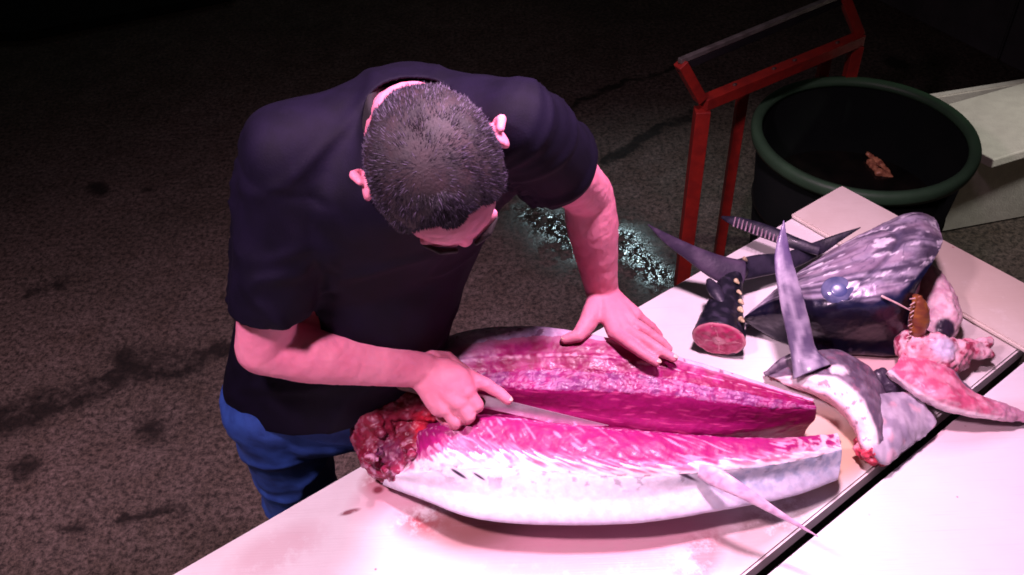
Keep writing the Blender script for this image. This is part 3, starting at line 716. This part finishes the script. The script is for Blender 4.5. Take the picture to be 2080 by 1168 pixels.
ey = P(1703, 590, .957); vd = (CAM - ey).normalized(); es = vd.cross(Z).normalized(); eu = es.cross(vd)
nn = (vd * .75 + Z * .35).normalized(); es = nn.cross(Z).normalized(); eu = es.cross(nn)
bm = bmesh.new(); ell(bm, ey - nn * .004, (es, eu, nn), (.030, .027, .0095), 16); eo = obj('eye', bm, mat('cloudy blue eye', (.055, .065, .14), (.12, .13, .23), 40, .15, .0002, 90, coat=.3), hd)
bm = bmesh.new(); ell(bm, ey + nn * .0030, (es, eu, nn), (.016, .014, .0035), 12); obj('pupil', bm, mat('pupil', (.05, .065, .17), (.09, .11, .22), 60, .3, coat=.3), eo)
# gill edge
gl = blade([P(1862, 600, .955), P(1868, 630, .93), P(1866, 660, .90), P(1856, 690, .86)], [.006, .017, .017, .008], [.01, .014, .014, .008], BACK, 40, 14, lambda p, u, v: .002 * fb(p, 90), fcol((.34, .13, .03), (.20, .06, .03), 70))
link('gill', gl, m_silver, hd)
m_tooth = mat('pale gill raker', (.66, .48, .46), (.5, .3, .3), 60, .35)
for i in range(12):
    y = 606 + i * 8.5; bm = bmesh.new(); z_ = .962 - i * .0088
    chain(bm, [P(1858 - i * .9, y, z_), P(1851 - i * .8 + random.uniform(-4, 3), y + 3 + random.uniform(-3, 3), z_ + .001)], [.0016, .0007], 5); obj('gill_raker', bm, m_tooth, hd)
bm = bmesh.new(); chain(bm, [P(1792, 602, .968), P(1822, 616, .960), P(1848, 630, .948)], [.0022, .0018, .0012], 5); obj('bone_sliver', bm, m_tooth, hd)

# pale throat piece behind the head
def lump(name, chains, material, colf, label=None, cat=None, vox=.003, amp=.004, parent=None, fs=45, zmin=.802, extra=None, flat=None):
    bm = bmesh.new()
    for pts, rs in chains: chain(bm, pts, rs, 8)
    for v_ in bm.verts: v_.co.z = max(v_.co.z, zmin)
    me = remesh(bm, name, vox, 3)
    displace(me, lambda p, n_: n_ * (amp * fb(p, fs) + amp * .5 * fb(p, fs * 2.4, 4)) * (1 if p.z > zmin + .004 else 0))
    color_by(me, colf); o = link(name, me, material, parent)
    if label: tag(o, label, cat)
    return o
lump('belly_flap', [([P(1880, 565, .86), P(1905, 610, .85), P(1912, 650, .845), P(1905, 680, .835)], [.030, .036, .036, .028]), ([P(1880, 610, .84), P(1890, 670, .83)], [.03, .03])], m_flesh,
     lambda p: lerp(lerp((.72, .50, .55), (.62, .36, .44), ss(-.2, .3, fb(p, 50))), (.03, .02, .04), ss(.024, .016, (V(p) - P(1922, 668, .86)).length)), 'pale pink throat flap with a black mark, right behind the tuna head', 'fish piece', amp=.003)

# ------------------------------------------------------------------ collar with the upright fin
co = thing('tuna_collar', tuple(P(1740, 800, .80)), 'grey and white tuna collar with its long pectoral fin standing up, right of the carcass', 'fish piece')
grey = (.11, .08, .12)
Kl = [PX([(1552, 758, .81), (1610, 728, .82), (1690, 712, .83), (1752, 738, .83), (1792, 785, .825), (1812, 860, .815), (1804, 925, .81)]),
      PX([(1562, 764, .825), (1635, 745, .865), (1700, 742, .88), (1750, 770, .88), (1783, 825, .87), (1800, 885, .85), (1798, 930, .83)]),
      PX([(1575, 768, .83), (1640, 762, .87), (1700, 772, .885), (1742, 803, .885), (1770, 850, .875), (1784, 900, .855), (1790, 932, .835)]),
      PX([(1585, 773, .83), (1645, 778, .865), (1692, 795, .875), (1728, 825, .875), (1752, 864, .865), (1764, 905, .85), (1778, 934, .83)]),
      PX([(1592, 780, .825), (1642, 794, .85), (1682, 812, .855), (1712, 838, .855), (1736, 872, .845), (1748, 904, .84), (1762, 932, .825)]),
      PX([(1592, 780, .806), (1645, 794, .806), (1690, 812, .806), (1722, 838, .806), (1746, 872, .806), (1758, 904, .806), (1768, 930, .806)])]
def col_col(p, u, v):
    if u < 0: return (.5, .08, .12)
    w_ = v + .12 * fb(p, 40)
    c = lerp(grey, (.19, .15, .20), ss(-.2, .35, fb(p, 45)))
    c = lerp(c, (.78, .70, .74), ss(.020, .010, (V(p) - P(1703, 750, .885)).length + .006 * fb(p, 80)))
    c = lerp(c, (.84, .76, .78), ss(1.75, 2.1, w_))
    c = lerp(c, (.70, .36, .46), ss(3.1, 3.8, w_)); c = lerp(c, (.45, .06, .10), ss(4.2, 4.9, w_) * .8)
    return lerp(c, (.25, .12, .18), ss(.4, .55, fb(p, 70, 6)) * .7)
link('collar_band', loft(Kl, 130, 80, True, lambda p, u, v: .002 * fb(p, 45) if u >= 0 else 0, col_col), m_flesh, co)
link('pectoral_fin', blade([P(1650, 755, .875), P(1632, 715, .895), P(1620, 660, .93), P(1604, 590, .975), P(1590, 520, 1.01), P(1592, 448, 1.05)], [.036, .0235, .0225, .0205, .015, .0008], [.016, .010, .007, .005, .004, .001], BACK, 60, 18, lambda p, u, v: .0007 * fb(p, 90),
     lambda p, u, v: lerp(lerp((.10, .08, .14), (.32, .28, .36), ss(-.25, .35, nz((p[0] * 4, p[1], p[2] * .6), 24) + .3 * fb(p, 60))), (.09, .06, .17), ss(.55, .95, u) * .7)), m_skin_f, co)
Fl = [PX([(1778, 800, .85), (1815, 798, .845), (1850, 800, .84), (1880, 822, .835), (1903, 856, .828)]),
      PX([(1778, 835, .862), (1815, 835, .86), (1846, 840, .855), (1872, 858, .845), (1896, 868, .832)]),
      PX([(1776, 880, .858), (1812, 882, .858), (1840, 880, .852), (1862, 882, .84), (1884, 882, .828)]),
      PX([(1772, 925, .842), (1803, 940, .835), (1832, 918, .835), (1858, 900, .83), (1878, 888, .825)]),
      PX([(1776, 915, .808), (1800, 925, .808), (1825, 910, .808), (1850, 895, .808), (1872, 880, .808)]),
      PX([(1778, 820, .808), (1815, 820, .808), (1850, 822, .808), (1875, 842, .808), (1892, 862, .808)])]
link('skin_flap', loft(Fl, 70, 60, True, lambda p, u, v: .0025 * nz((p[0] * 2.2, p[1], p[2]), 45), lambda p, u, v: lerp(lerp((.42, .37, .44), (.28, .24, .31), ss(-.2, .35, fb(p, 34, 3))), (.60, .34, .40), ss(.3, .5, nz(p, 45, 9)) * .6)), m_skin_f, co)
gore = lambda p: lerp(lerp((.55, .05, .09), (.70, .30, .36), ss(.0, .35, fb(p, 70))), (.20, .01, .03), ss(.15, .45, fb(p, 50, 9)))
lump('bloody_end', [([P(1765, 890, .83), P(1770, 915, .83), P(1792, 930, .822)], [.018, .022, .014]), ([P(1750, 900, .82), P(1775, 925, .815)], [.012, .014])], m_flesh, gore, parent=co, amp=.006, vox=.0025, fs=80)
link('under_fin', blade([P(1618, 735, .85), P(1590, 742, .84), P(1553, 762, .825)], [.018, .013, .003], [.005, .005, .002], BACK, 24, 12, None, fcol((.05, .035, .06), (.16, .12, .16), 60)), m_skin_f, co)

# ------------------------------------------------------------------ pink trimming on the right
tm = thing('tuna_trimming', tuple(P(1930, 800, .80)), 'wedge of pink tuna trimming with a white rim, lying across the gap at the right', 'fish piece')
Tl = [PX([(1838, 712, .85), (1880, 728, .86), (1930, 752, .858), (1968, 790, .85), (2010, 812, .838), (2045, 822, .83), (2082, 836, .82)]),
      PX([(1822, 735, .868), (1870, 765, .88), (1925, 795, .878), (1975, 815, .86), (2020, 828, .845), (2050, 835, .835), (2084, 842, .823)]),
      PX([(1808, 752, .862), (1850, 782, .87), (1905, 815, .868), (1965, 834, .852), (2015, 843, .84), (2050, 848, .83), (2084, 850, .82)]),
      PX([(1800, 758, .85), (1842, 792, .85), (1900, 826, .848), (1960, 844, .84), (2012, 852, .83), (2050, 856, .822), (2080, 858, .815)]),
      PX([(1806, 758, .83), (1848, 790, .82), (1905, 822, .815), (1965, 838, .812), (2015, 846, .81), (2050, 850, .808), (2080, 852, .806)]),
      PX([(1850, 730, .81), (1890, 750, .81), (1940, 775, .81), (1980, 805, .81), (2015, 822, .808), (2050, 830, .808), (2080, 842, .806)])]
def col_tr(p, u, v):
    if u < 0: return (.4, .1, .2)
    w_ = v + .15 * fb(p, 40)
    c = lerp((.56, .10, .20), (.66, .24, .34), ss(-.2, .35, fb(p, 42, 3)))
    c = lerp(c, (.52, .26, .36), ss(.55, .85, u)); c = lerp(c, (.78, .50, .58), ss(.2, .5, nz((p[0], p[1] * 3, p[2]), 50)) * .4)
    c = lerp(c, (.82, .62, .68), ss(1.8, 2.2, w_) * ss(.9, .6, u)); 
    return lerp(c, (.10, .07, .14), ss(3.3, 3.7, w_) * .85)
link('flesh_wedge', loft(Tl, 130, 70, True, lambda p, u, v: .0035 * fb(p, 40) if u >= 0 else 0, col_tr), m_flesh, tm)
gp = lambda p: lerp(lerp((.66, .26, .34), (.74, .46, .52), ss(-.1, .35, fb(p, 50))), (.34, .05, .10), ss(.12, .4, fb(p, 60, 9)))
lump('gristle', [([P(1850, 700, .85), P(1900, 700, .865), P(1960, 712, .85), P(2005, 698, .84)], [.03, .022, .016, .010]), ([P(1960, 712, .85), P(2010, 720, .835)], [.014, .010]), ([P(1860, 720, .85), P(1910, 735, .845), P(1950, 735, .83)], [.03, .028, .018]), ([P(1930, 700, .855), P(1980, 692, .85), P(2012, 690, .845)], [.008, .006, .005])],
     m_flesh, lambda p: lerp(gp(p), (.55, .50, .64), ss(.03, .015, (V(p) - P(1915, 710, .87)).length)), parent=tm, amp=.004, vox=.003)
lump('fish_scrap', [([P(1792, 768, .825), P(1805, 785, .825), P(1830, 795, .815)], [.018, .018, .010])], m_skin_f, lambda p: (.035, .025, .045), 'small black scrap of skin between the collar and the pink trimming', 'fish scrap', amp=.004)

# ------------------------------------------------------------------ knife
m_blade = mat('knife steel', (.80, .76, .82), (.66, .62, .70), 40, .36, .0001, 200, metal=.85)
m_handle = mat('dark wood handle', (.05, .025, .02), (.10, .05, .035), 50, .5, .0005, 100)
kn = thing('knife', tuple(P(1000, 820, .95)), 'long thin steel filleting knife in the man\'s fist, cutting into the tuna', 'knife')
sp0, sp1 = P(972, 800, .968), P(1236, 864, .942)
kd = (sp1 - sp0).normalized(); down = (kd.cross(RT.cross(kd))).normalized()
dn = (V((0, -.45, -1)) - kd * V((0, -.45, -1)).dot(kd)).normalized(); sidev = kd.cross(dn).normalized()
nS = 30; verts = []; fc = []
for i in range(nS):
    t = i / (nS - 1); c = sp0.lerp(sp1, t); wd_ = .022 * (1 - .25 * t) * (1 - max(0, (t - .55) / .45) ** 2.0) + .0006
    th = .0017 * (1 - .6 * t)
    verts += [c + sidev * th, c - sidev * th, c - sidev * .0007 + dn * wd_ * .6, c + dn * wd_, c + sidev * .0007 + dn * wd_ * .6]
for i in range(nS - 1):
    for j in range(5): fc.append((i * 5 + j, i * 5 + (j + 1) % 5, i * 5 + 5 + (j + 1) % 5, i * 5 + 5 + j))
fc += [(0, 1, 2, 3, 4), tuple(nS * 5 - 1 - q for q in range(5))]
me = bpy.data.meshes.new('blade'); me.from_pydata([tuple(v) for v in verts], [], fc); me.update(); link('blade', me, m_blade, kn, False)
h0 = sp0 + dn * .013; h1 = h0 - kd * .125
bm = bmesh.new(); chain(bm, [h0 + kd * .004, h0 - kd * .05, h1], [.010, .0125, .0125]); obj('handle', bm, m_handle, kn)

# ------------------------------------------------------------------ man
man = thing('person', (-.30, 1.12, 0), 'man in black polo shirt and blue jeans bending over the tuna with a knife', 'person')
m_skin = mat('skin', (.68, .235, .325), (.60, .175, .265), 18, .55, .0009, 90, sss=.2, spec=.25)
sR = P(590, 315, 1.42); eR = P(535, 705, 1.115); wR = P(860, 752, 1.01)
sL = P(1046, 252, 1.435); eL = P(1195, 395, 1.20); wL = P(1222, 592, .990)
print('upper R', (sR - eR).length, 'fore R', (eR - wR).length, 'upper L', (sL - eL).length, 'fore L', (eL - wL).length, 'shoulders', (sL - sR).length)
pel = V((-.325, 1.13, .90)); nk = P(832, 222, 1.43); chest = (sR + sL) / 2 * .75 + pel * .25 + V((0, .02, 0))
print('torso', (nk - pel).length, nk, pel)
hc = P(886, 345, 1.45)                                 # centre of the skull
fwd = (-UP * .93 + RT * .35 - BACK * .42).normalized()
crown = (BACK - fwd * BACK.dot(fwd)).normalized(); lat = fwd.cross(crown).normalized()
if lat.dot(RT) < 0: lat = -lat
def hp(x, y, z): return hc + lat * x + fwd * y + crown * z
shx = (sL - sR).normalized(); tup = (nk - pel).normalized(); tf = tup.cross(shx).normalized()
if tf.y > 0: tf = -tf
tax = (shx, tf, tup)
bm = bmesh.new()
# head
HX = (lat, fwd, crown)
hullell(bm, [(hp(0, -.012, .012), HX, (.074, .088, .080)), (hp(0, .022, .005), HX, (.066, .072, .072))])
hullell(bm, [(hp(0, .035, -.03), HX, (.060, .055, .05)), (hp(0, .055, -.100), HX, (.034, .032, .022)), (hp(0, .0, -.07), HX, (.055, .05, .03))])
for s in (-1, 1):
    chain(bm, [hp(s * .012, .094, -.008), hp(s * .045, .080, -.006)], [.010, .008])                 # brow
    chain(bm, [hp(s * .030, .080, -.045), hp(s * .050, .060, -.045)], [.016, .014])                 # cheek
    ell(bm, hp(s * .083, -.008, -.022), ((lat * s * .8 - fwd * .45).normalized(), (fwd * .8 + lat * s * .45).normalized(), crown), (.009, .022, .032))       # ear
    chain(bm, [hp(s * .090, -.020, .003), hp(s * .096, -.026, -.016), hp(s * .092, -.020, -.042)], [.0055, .0065, .006])
chain(bm, [hp(0, .093, -.018), hp(0, .112, -.048), hp(0, .108, -.055)], [.009, .012, .010]); 
for s in (-1, 1): chain(bm, [hp(s * .010, .100, -.056), hp(0, .102, -.054)], [.008, .008])
chain(bm, [hp(-.02, .083, -.080), hp(.02, .083, -.080)], [.008, .008]); chain(bm, [hp(-.016, .082, -.090), hp(.016, .082, -.090)], [.008, .008])
# neck
nb = P(824, 258, 1.438)
chain(bm, [hp(0, -.035, -.03), nb * .55 + hp(0, -.035, -.03) * .45, nb + tup * -.03], [.058, .064, .058])
chain(bm, [nb + V((-.012, .01, -.015)), nb + V((-.01, .045, -.03))], [.060, .055], 12)
# trunk under the clothes
hullell(bm, [(chest, tax, (.15, .09, .12)), (pel + V((0, 0, .1)), tax, (.13, .09, .10))])
nq = nb - tup * .06 + V((0, .02, 0)); chain(bm, [nq, sR - tup * .015], [.04, .040]); chain(bm, [nq, sL - tup * .015], [.04, .040])
# arms
def arm(s, e, w, rs):
    mid = s.lerp(e, .45); fm = e.lerp(w, .28)
    chain(bm, [s, mid, e, fm, e.lerp(w, .62), w], rs, 12)
arm(sR, eR, wR, [.052, .048, .042, .0455, .037, .0285])
arm(sL, eL, wL, [.052, .046, .041, .0435, .036, .0285])
bmA = bm
# left hand, flat on the fish
def finger(bm, pts, rs): chain(bm, pts, rs, 8)
kL = [P(1247, 676, .985), P(1268, 669, .987), P(1284, 656, .985), P(1292, 640, .980)]
for k_ in kL: chain(bm, [wL, k_], [.022, .0125], 10)
ell(bm, (wL + kL[1]) / 2, ((kL[1] - wL).normalized(), (kL[1] - wL).normalized().cross(Z), Z), (.044, .034, .015))
finger(bm, [kL[0], P(1280, 700, .988), P(1308, 720, .982), P(1334, 736, .974)], [.0115, .0100, .0092, .0078])
finger(bm, [kL[1], P(1308, 690, .990), P(1340, 712, .982), P(1368, 727, .972)], [.0115, .0102, .0094, .0078])
finger(bm, [kL[2], P(1316, 674, .982), P(1340, 692, .970), P(1358, 708, .958)], [.0110, .0095, .0088, .0074])
finger(bm, [kL[3], P(1312, 654, .968), P(1328, 668, .954), P(1340, 682, .942)], [.0100, .0085, .0078, .0066])
finger(bm, [wL + (kL[0] - wL) * .2 + V((-.012, -.005, 0)), P(1195, 655, .985), P(1175, 682, .98), P(1148, 690, .975)], [.020, .0165, .0115, .0085])
# right hand, fist on the knife with the index laid along the spine
kR = [P(955, 768, .998), P(948, 795, .993), P(932, 817, .982), P(905, 830, .970)]
for k_, r_ in zip(kR, (.015, .016, .0155, .0145)): chain(bm, [wR, k_], [.026, r_], 10)
ell(bm, wR.lerp(kR[1], .55), ((kR[1] - wR).normalized(), (kR[1] - wR).normalized().cross(BACK).normalized(), BACK), (.046, .036, .022))
finger(bm, [kR[0], P(988, 782, .992), P(1012, 796, .982), P(1032, 812, .972)], [.0135, .0115, .0100, .0082])
for i, (k_, o_) in enumerate(zip(kR[1:], (0, .004, .008))):
    a_ = k_ + kd * .016 + V((0, -.008, -.018)); b_ = a_ - kd * .006 + V((0, .010, -.024)); c2 = b_ - kd * .022 + V((0, .012, .002))
    finger(bm, [k_, a_, b_, c2], [.0135 - i * .0006, .0118 - i * .0006, .0105 - i * .0005, .009])
finger(bm, [wR + V((.01, .02, -.005)), P(905, 735, .985), P(945, 760, .972), P(975, 785, .970)], [.022, .018, .0125, .0095])
chain(bm, [wR + V((.0, -.015, -.01)), P(893, 822, .968)], [.020, .020])
me = remesh(bm, 'body', .0028, 3, .5)
displace(me, lambda p, n_: n_ * (.0010 * fb(p, 45) - .0005 * crease(nz(p, 26, 9), .10)))
body = link('body', me, m_skin, man)
for s in (-1, 1):
    bm = bmesh.new(); ell(bm, hp(s * .030, .082, -.024), HX, (.013, .011, .011)); obj('eye', bm, mat('eye white', (.6, .55, .5)), man)
    bm = bmesh.new(); chain(bm, [hp(s * .014, .107, -.003), hp(s * .032, .100, .000), hp(s * .048, .086, -.004)], [.0035, .0042, .0025]); obj('eyebrow', bm, mat('brow hair', (.02, .015, .015), None, rough=.8), man)
# finger nails
m_nail = mat('nail', (.72, .42, .38), None, rough=.25)
for p_, q_ in ((P(1334, 736, .974), P(1308, 720, .982)), (P(1368, 727, .972), P(1340, 712, .982)), (P(1148, 690, .975), P(1175, 682, .98)), (P(1032, 812, .972), P(1012, 796, .982))):
    d = (p_ - q_).normalized(); s_ = d.cross(Z).normalized(); u_ = s_.cross(d)
    bm = bmesh.new(); ell(bm, p_ + u_ * .0060 + d * .001, (d, s_, u_), (.0055, .0045, .0016), 8); obj('fingernail', bm, m_nail, man)

# hair: scalp cap and strands
def skull_pt(th, ph, g=0):      # th from crown, ph around (0 = forward)
    d = V((math.sin(th) * math.sin(ph), math.sin(th) * math.cos(ph), math.cos(th)))
    cx = V((0, -.004, .011)); r = (.0785, .0985, .0840)
    return hp(cx.x + d.x * (r[0] + g), cx.y + d.y * (r[1] + g), cx.z + d.z * (r[2] + g)), (lat * d.x / r[0] + fwd * d.y / r[1] + crown * d.z / r[2]).normalized()
def hairline(ph):
    a = abs(math.atan2(math.sin(ph), math.cos(ph)))
    f_ = [(0, .52), (.30, .50), (.55, .47), (.85, .62), (1.15, 1.42), (1.45, 1.62), (1.8, 1.70), (2.2, 2.05), (3.15, 2.2)]
    for (x0, y0), (x1, y1) in zip(f_, f_[1:]):
        if a <= x1: return y0 + (y1 - y0) * (a - x0) / (x1 - x0)
    return 2.2
m_hair = mat('greying black hair', (.0045, .0028, .006), (.014, .0095, .020), 160, .6, 0, lo=.45, hi=.72, spec=.25)
m_cap = mat('scalp', (.016, .005, .008), (.005, .003, .005), 30, .7, .0008, 300)
vsx = []; fsx = []; na, nt_ = 72, 26
for i in range(nt_ + 1):
    for j in range(na):
        ph = 2 * math.pi * j / na; th = hairline(ph) * (1.0 + .03 * math.sin(j * 2.3)) * i / nt_
        g_ = .0035 if i < nt_ else -.004
        if i == nt_ - 1: g_ = .0025
        vsx.append(tuple(skull_pt(th, ph, g_)[0]))
for i in range(nt_):
    for j in range(na): fsx.append((i * na + j, i * na + (j + 1) % na, (i + 1) * na + (j + 1) % na, (i + 1) * na + j))
me = bpy.data.meshes.new('hair'); me.from_pydata(vsx, [], fsx)
hair = link('hair', me, m_cap, man)
vsx = []; fsx = []; mi = []
swirl = hp(-.01, -.03, .09)
for k_ in range(30000):
    ph = random.uniform(-math.pi, math.pi); hl = hairline(ph)
    th = math.acos(1 - random.random() * (1 - math.cos(min(hl, 2.2)))) ; th = min(th, hl * random.uniform(.97, 1.03))
    cc = skull_pt(th, ph, .001); p_, n_ = cc
    dcr = (p_ - swirl).length
    if dcr < .038 and random.random() < .35: continue
    if th > hl * .88 and random.random() < .35: continue
    # combed forward and outwards
    t_ = (p_ - swirl); t_ -= n_ * t_.dot(n_); t_ = t_.normalized() if t_.length > 1e-4 else fwd
    clump = V((nz(p_, 60, 1), nz(p_, 60, 2), nz(p_, 60, 3))) * 1.3
    d1 = (t_ * .9 + n_ * .42 + clump * .38 + V((random.gauss(0, .14), random.gauss(0, .14), random.gauss(0, .14)))).normalized()
    d2 = (d1 + t_ * .6 - n_ * .25).normalized(); Lh = random.uniform(.006, .014) * (1 if th < hl * .85 else .65)
    s_ = d1.cross(CAM - p_).normalized() * .00034
    a_ = p_; b_ = a_ + d1 * Lh * .55; c2 = b_ + d2 * Lh * .45; q = len(vsx)
    vsx += [tuple(a_ - s_), tuple(a_ + s_), tuple(b_ + s_ * .8), tuple(b_ - s_ * .8), tuple(c2)]
    fsx += [(q, q + 1, q + 2, q + 3), (q + 3, q + 2, q + 4)]
    gg = 1 if random.random() < (.10 + .25 * ss(.9, 1.4, th)) else 0; mi += [gg, gg]
me = bpy.data.meshes.new('strands'); me.from_pydata(vsx, [], fsx)
ho = link('strand_mass', me, [m_hair, mat('grey hair', (.075, .06, .10), None, rough=.6, spec=.25)], hair, False); ho['kind'] = 'stuff'
me.polygons.foreach_set('material_index', mi)

# shirt
m_shirt = mat('black jersey', (.0018, .0012, .0062), (.0034, .0022, .0104), 30, .75, .0004, 420, spec=.12)
bm = bmesh.new()
hullell(bm, [((sR + sL) / 2 + tup * -.05 + V((0, .01, 0)), tax, (.165, .115, .10)), (pel + tup * .30 + V((0, .01, 0)), tax, (.185, .125, .08))])
hullell(bm, [(pel + tup * .30 + V((0, .01, 0)), tax, (.185, .125, .08)), (pel + V((-.005, -.0, .03)), tax, (.178, .125, .06)), (pel + V((-.01, 0, -.05)), tax, (.180, .13, .04))])
chain(bm, [nk + tup * .0 + V((0, .02, -.02)), sR + tup * .005], [.072, .064], 12); chain(bm, [nk + V((0, .02, -.02)), sL + tup * .0], [.072, .056], 12)
chain(bm, [nk + V((0, .03, -.03)), (sR + sL) / 2 + V((0, .05, -.04))], [.078, .11], 12)
chain(bm, [sR, sR.lerp(eR, .5), eR.lerp(sR, .04)], [.066, .064, .062], 14)
chain(bm, [sL, sL.lerp(eL, .5), eL.lerp(sL, .02)], [.062, .062, .058], 14)
chain(bm, [sR.lerp(eR, .25) + V((.05, .02, 0)), pel + tup * .35 + shx * -.1], [.06, .09], 12); chain(bm, [sL.lerp(eL, .2) + V((-.05, .01, 0)), pel + tup * .38 + shx * .08], [.06, .09], 12)
me = remesh(bm, 'shirt', .006, 14, .6)
bm = bmesh.new(); bm.from_mesh(me)
def cut(bm, co, no, test):
    fs = [f for f in bm.faces if test(f.calc_center_median())]
    g_ = list({v for f in fs for v in f.verts} | {e for f in fs for e in f.edges} | set(fs))
    bmesh.ops.bisect_plane(bm, geom=g_, plane_co=co, plane_no=no)
    kill = [f for f in bm.faces if test(f.calc_center_median()) and (f.calc_center_median() - V(co)).dot(V(no)) > 0]
    bmesh.ops.delete(bm, geom=kill, context='FACES')
hR = eR.lerp(sR, .25); nR = ((eR - sR).normalized() + V((.06, 0, -.10))).normalized()
hL = eL.lerp(sL, .45); nL = (eL - sL).normalized()
nL = (nL + V((.15, -.0, .05))).normalized()
cut(bm, hR, nR, lambda c: (c - hR).length < .17 and (c - sR.lerp(eR, max(0, min(1.2, (c - sR).dot(eR - sR) / (eR - sR).length_squared)))).length < .078 and c.x < eR.x + .082)
cut(bm, hL, nL, lambda c: (c - hL).length < .22 and (c - sL.lerp(eL, max(0, min(1.2, (c - sL).dot(eL - sL) / (eL - sL).length_squared)))).length < .085)
hemz = pel + V((0, 0, -.01)); cut(bm, hemz, (0.10, 0, -1), lambda c: c.z < 1.0)
# neck opening
noc = P(846, 254, 1.452)
kill = [f for f in bm.faces if (f.calc_center_median() - noc).length < .066]
bmesh.ops.delete(bm, geom=kill, context='FACES')
for v_ in bm.verts:
    if v_.is_boundary and (v_.co - noc).length < .078: v_.co = noc + (v_.co - noc).normalized() * .066
bm.to_mesh(me); bm.free(); me.update()
def folds(p, n_):
    d = 0.0
    for (a0, b0, rad, sd) in ((sR, eR, .10, 3), (sL, eL, .10, 11)):
        t = (p - a0).dot(b0 - a0) / (b0 - a0).length_squared; q = p - a0.lerp(b0, max(0, min(1, t))); ar = q.length
        if -.25 < t < 1.2 and ar < rad:
            wgt = ss(rad, rad * .8, ar) * ss(-.25, .1, t)
            ang = math.atan2(q.dot(V((0, 0, 1)).cross((b0 - a0).normalized())), q.dot(BACK))
            d += wgt * .0075 * noise.noise(V((math.cos(ang) * 2.2 + t * 1.4, math.sin(ang) * 2.2, t * 1.2 + sd)))
            d += wgt * .0080 * crease(noise.noise(V((math.cos(ang) * 1.5 + t * 2.2, math.sin(ang) * 1.5 - t * 1.5, t * 1.0 + sd + 7))), .16)
            d -= wgt * .0030 * crease(t - .06 - .03 * math.sin(ang * 2), .03)        # armhole seam
            d += wgt * .0016 * crease(t - .70, .02)
    s_ = (p - pel).dot(tup); x_ = (p - pel).dot(shx)
    d += .0060 * noise.noise(V((x_ * 11 + s_ * 4, s_ * 3.5, p.y * 5)))
    d += .0050 * crease(noise.noise(V((x_ * 8 - s_ * 7, s_ * 5, p.y * 4 + 4))), .13)
    return n_ * d
displace(me, folds)
shirt = link('shirt', me, m_shirt, man)
s2 = shirt.modifiers.new('soft', 'SMOOTH'); s2.iterations = 4; s2.factor = .5
sm = shirt.modifiers.new('cloth', 'SOLIDIFY'); sm.thickness = .003; sm.offset = -1
# hem ribs: rings around the sleeves, collar band
def ring(name, c, n_, r, w, material, parent, wob=.002, sq=1.0, rr=None, tt=.0022):
    s_ = V(n_).cross(V((0, 0, 1)) if abs(n_[2]) < .9 else V((1, 0, 0))).normalized(); u_ = s_.cross(V(n_).normalized())
    lines = [[], [], [], []]
    for i in range(65):
        a = 2 * math.pi * i / 64; rad = r + wob * math.sin(3 * a + 1) + wob * .7 * math.sin(5 * a)
        e = s_ * math.cos(a) + u_ * math.sin(a) * sq
        for k_, (dr, dz) in enumerate(((-tt, 0), (tt, 0), (tt, w), (-tt, w))): lines[k_].append(V(c) + e * (rad + dr) - V(n_) * dz)
    return link(name, loft(lines, 65, 16, True, caps=False), material, parent)
m_collar = mat('black knit collar', (.004, .003, .005), (.006, .004, .007), 80, .9, .0006, 500)
# collar: a folded band that stands round the neck
cn = (tup + V((0, .12, 0))).normalized()
ring('collar', noc + cn * -.016, -cn, .065, .030, m_collar, shirt, .003, 1.0, tt=.004)

# jeans
m_jean = mat('blue denim', (.008, .040, .20), (.016, .065, .28), 40, .75, .0006, 500)
hpR, knR, anR = V((-.425, 1.105, .86)), V((-.452, 1.15, .48)), V((-.460, 1.22, .08))
hpL, knL, anL = V((-.215, 1.17, .86)), V((-.195, 1.24, .48)), V((-.190, 1.32, .08))
bm = bmesh.new()
hullell(bm, [(pel + V((.01, .01, 0)), ((1, .15, 0), (0, 1, 0), (0, 0, 1)), (.162, .115, .06)), (pel + V((0, .01, -.09)), ((1, .15, 0), (0, 1, 0), (0, 0, 1)), (.165, .115, .06))])
chain(bm, [hpR, hpR.lerp(knR, .5), knR, anR], [.088, .078, .066, .060], 12)
chain(bm, [hpL, hpL.lerp(knL, .5), knL, anL], [.088, .078, .066, .060], 12)
me = remesh(bm, 'jeans', .006, 5)
displace(me, lambda p, n_: n_ * (.008 * crease(nz((p.x * 6 + p.z * 5, p.y * 4, p.z * 9), 1, 2), .25) + .004 * fb(p, 12)))
link('jeans', me, m_jean, man)
m_shoe = mat('black rubber boot', (.012, .012, .013), None, rough=.4)
for an in (anR, anL):
    bm = bmesh.new(); chain(bm, [V((an.x, an.y, .10)), V((an.x, an.y + .02, .045)), V((an.x + .02, an.y - .10, .042)), V((an.x + .03, an.y - .17, .036))], [.055, .044, .042, .034], 10)
    obj('shoe', bm, m_shoe, man)
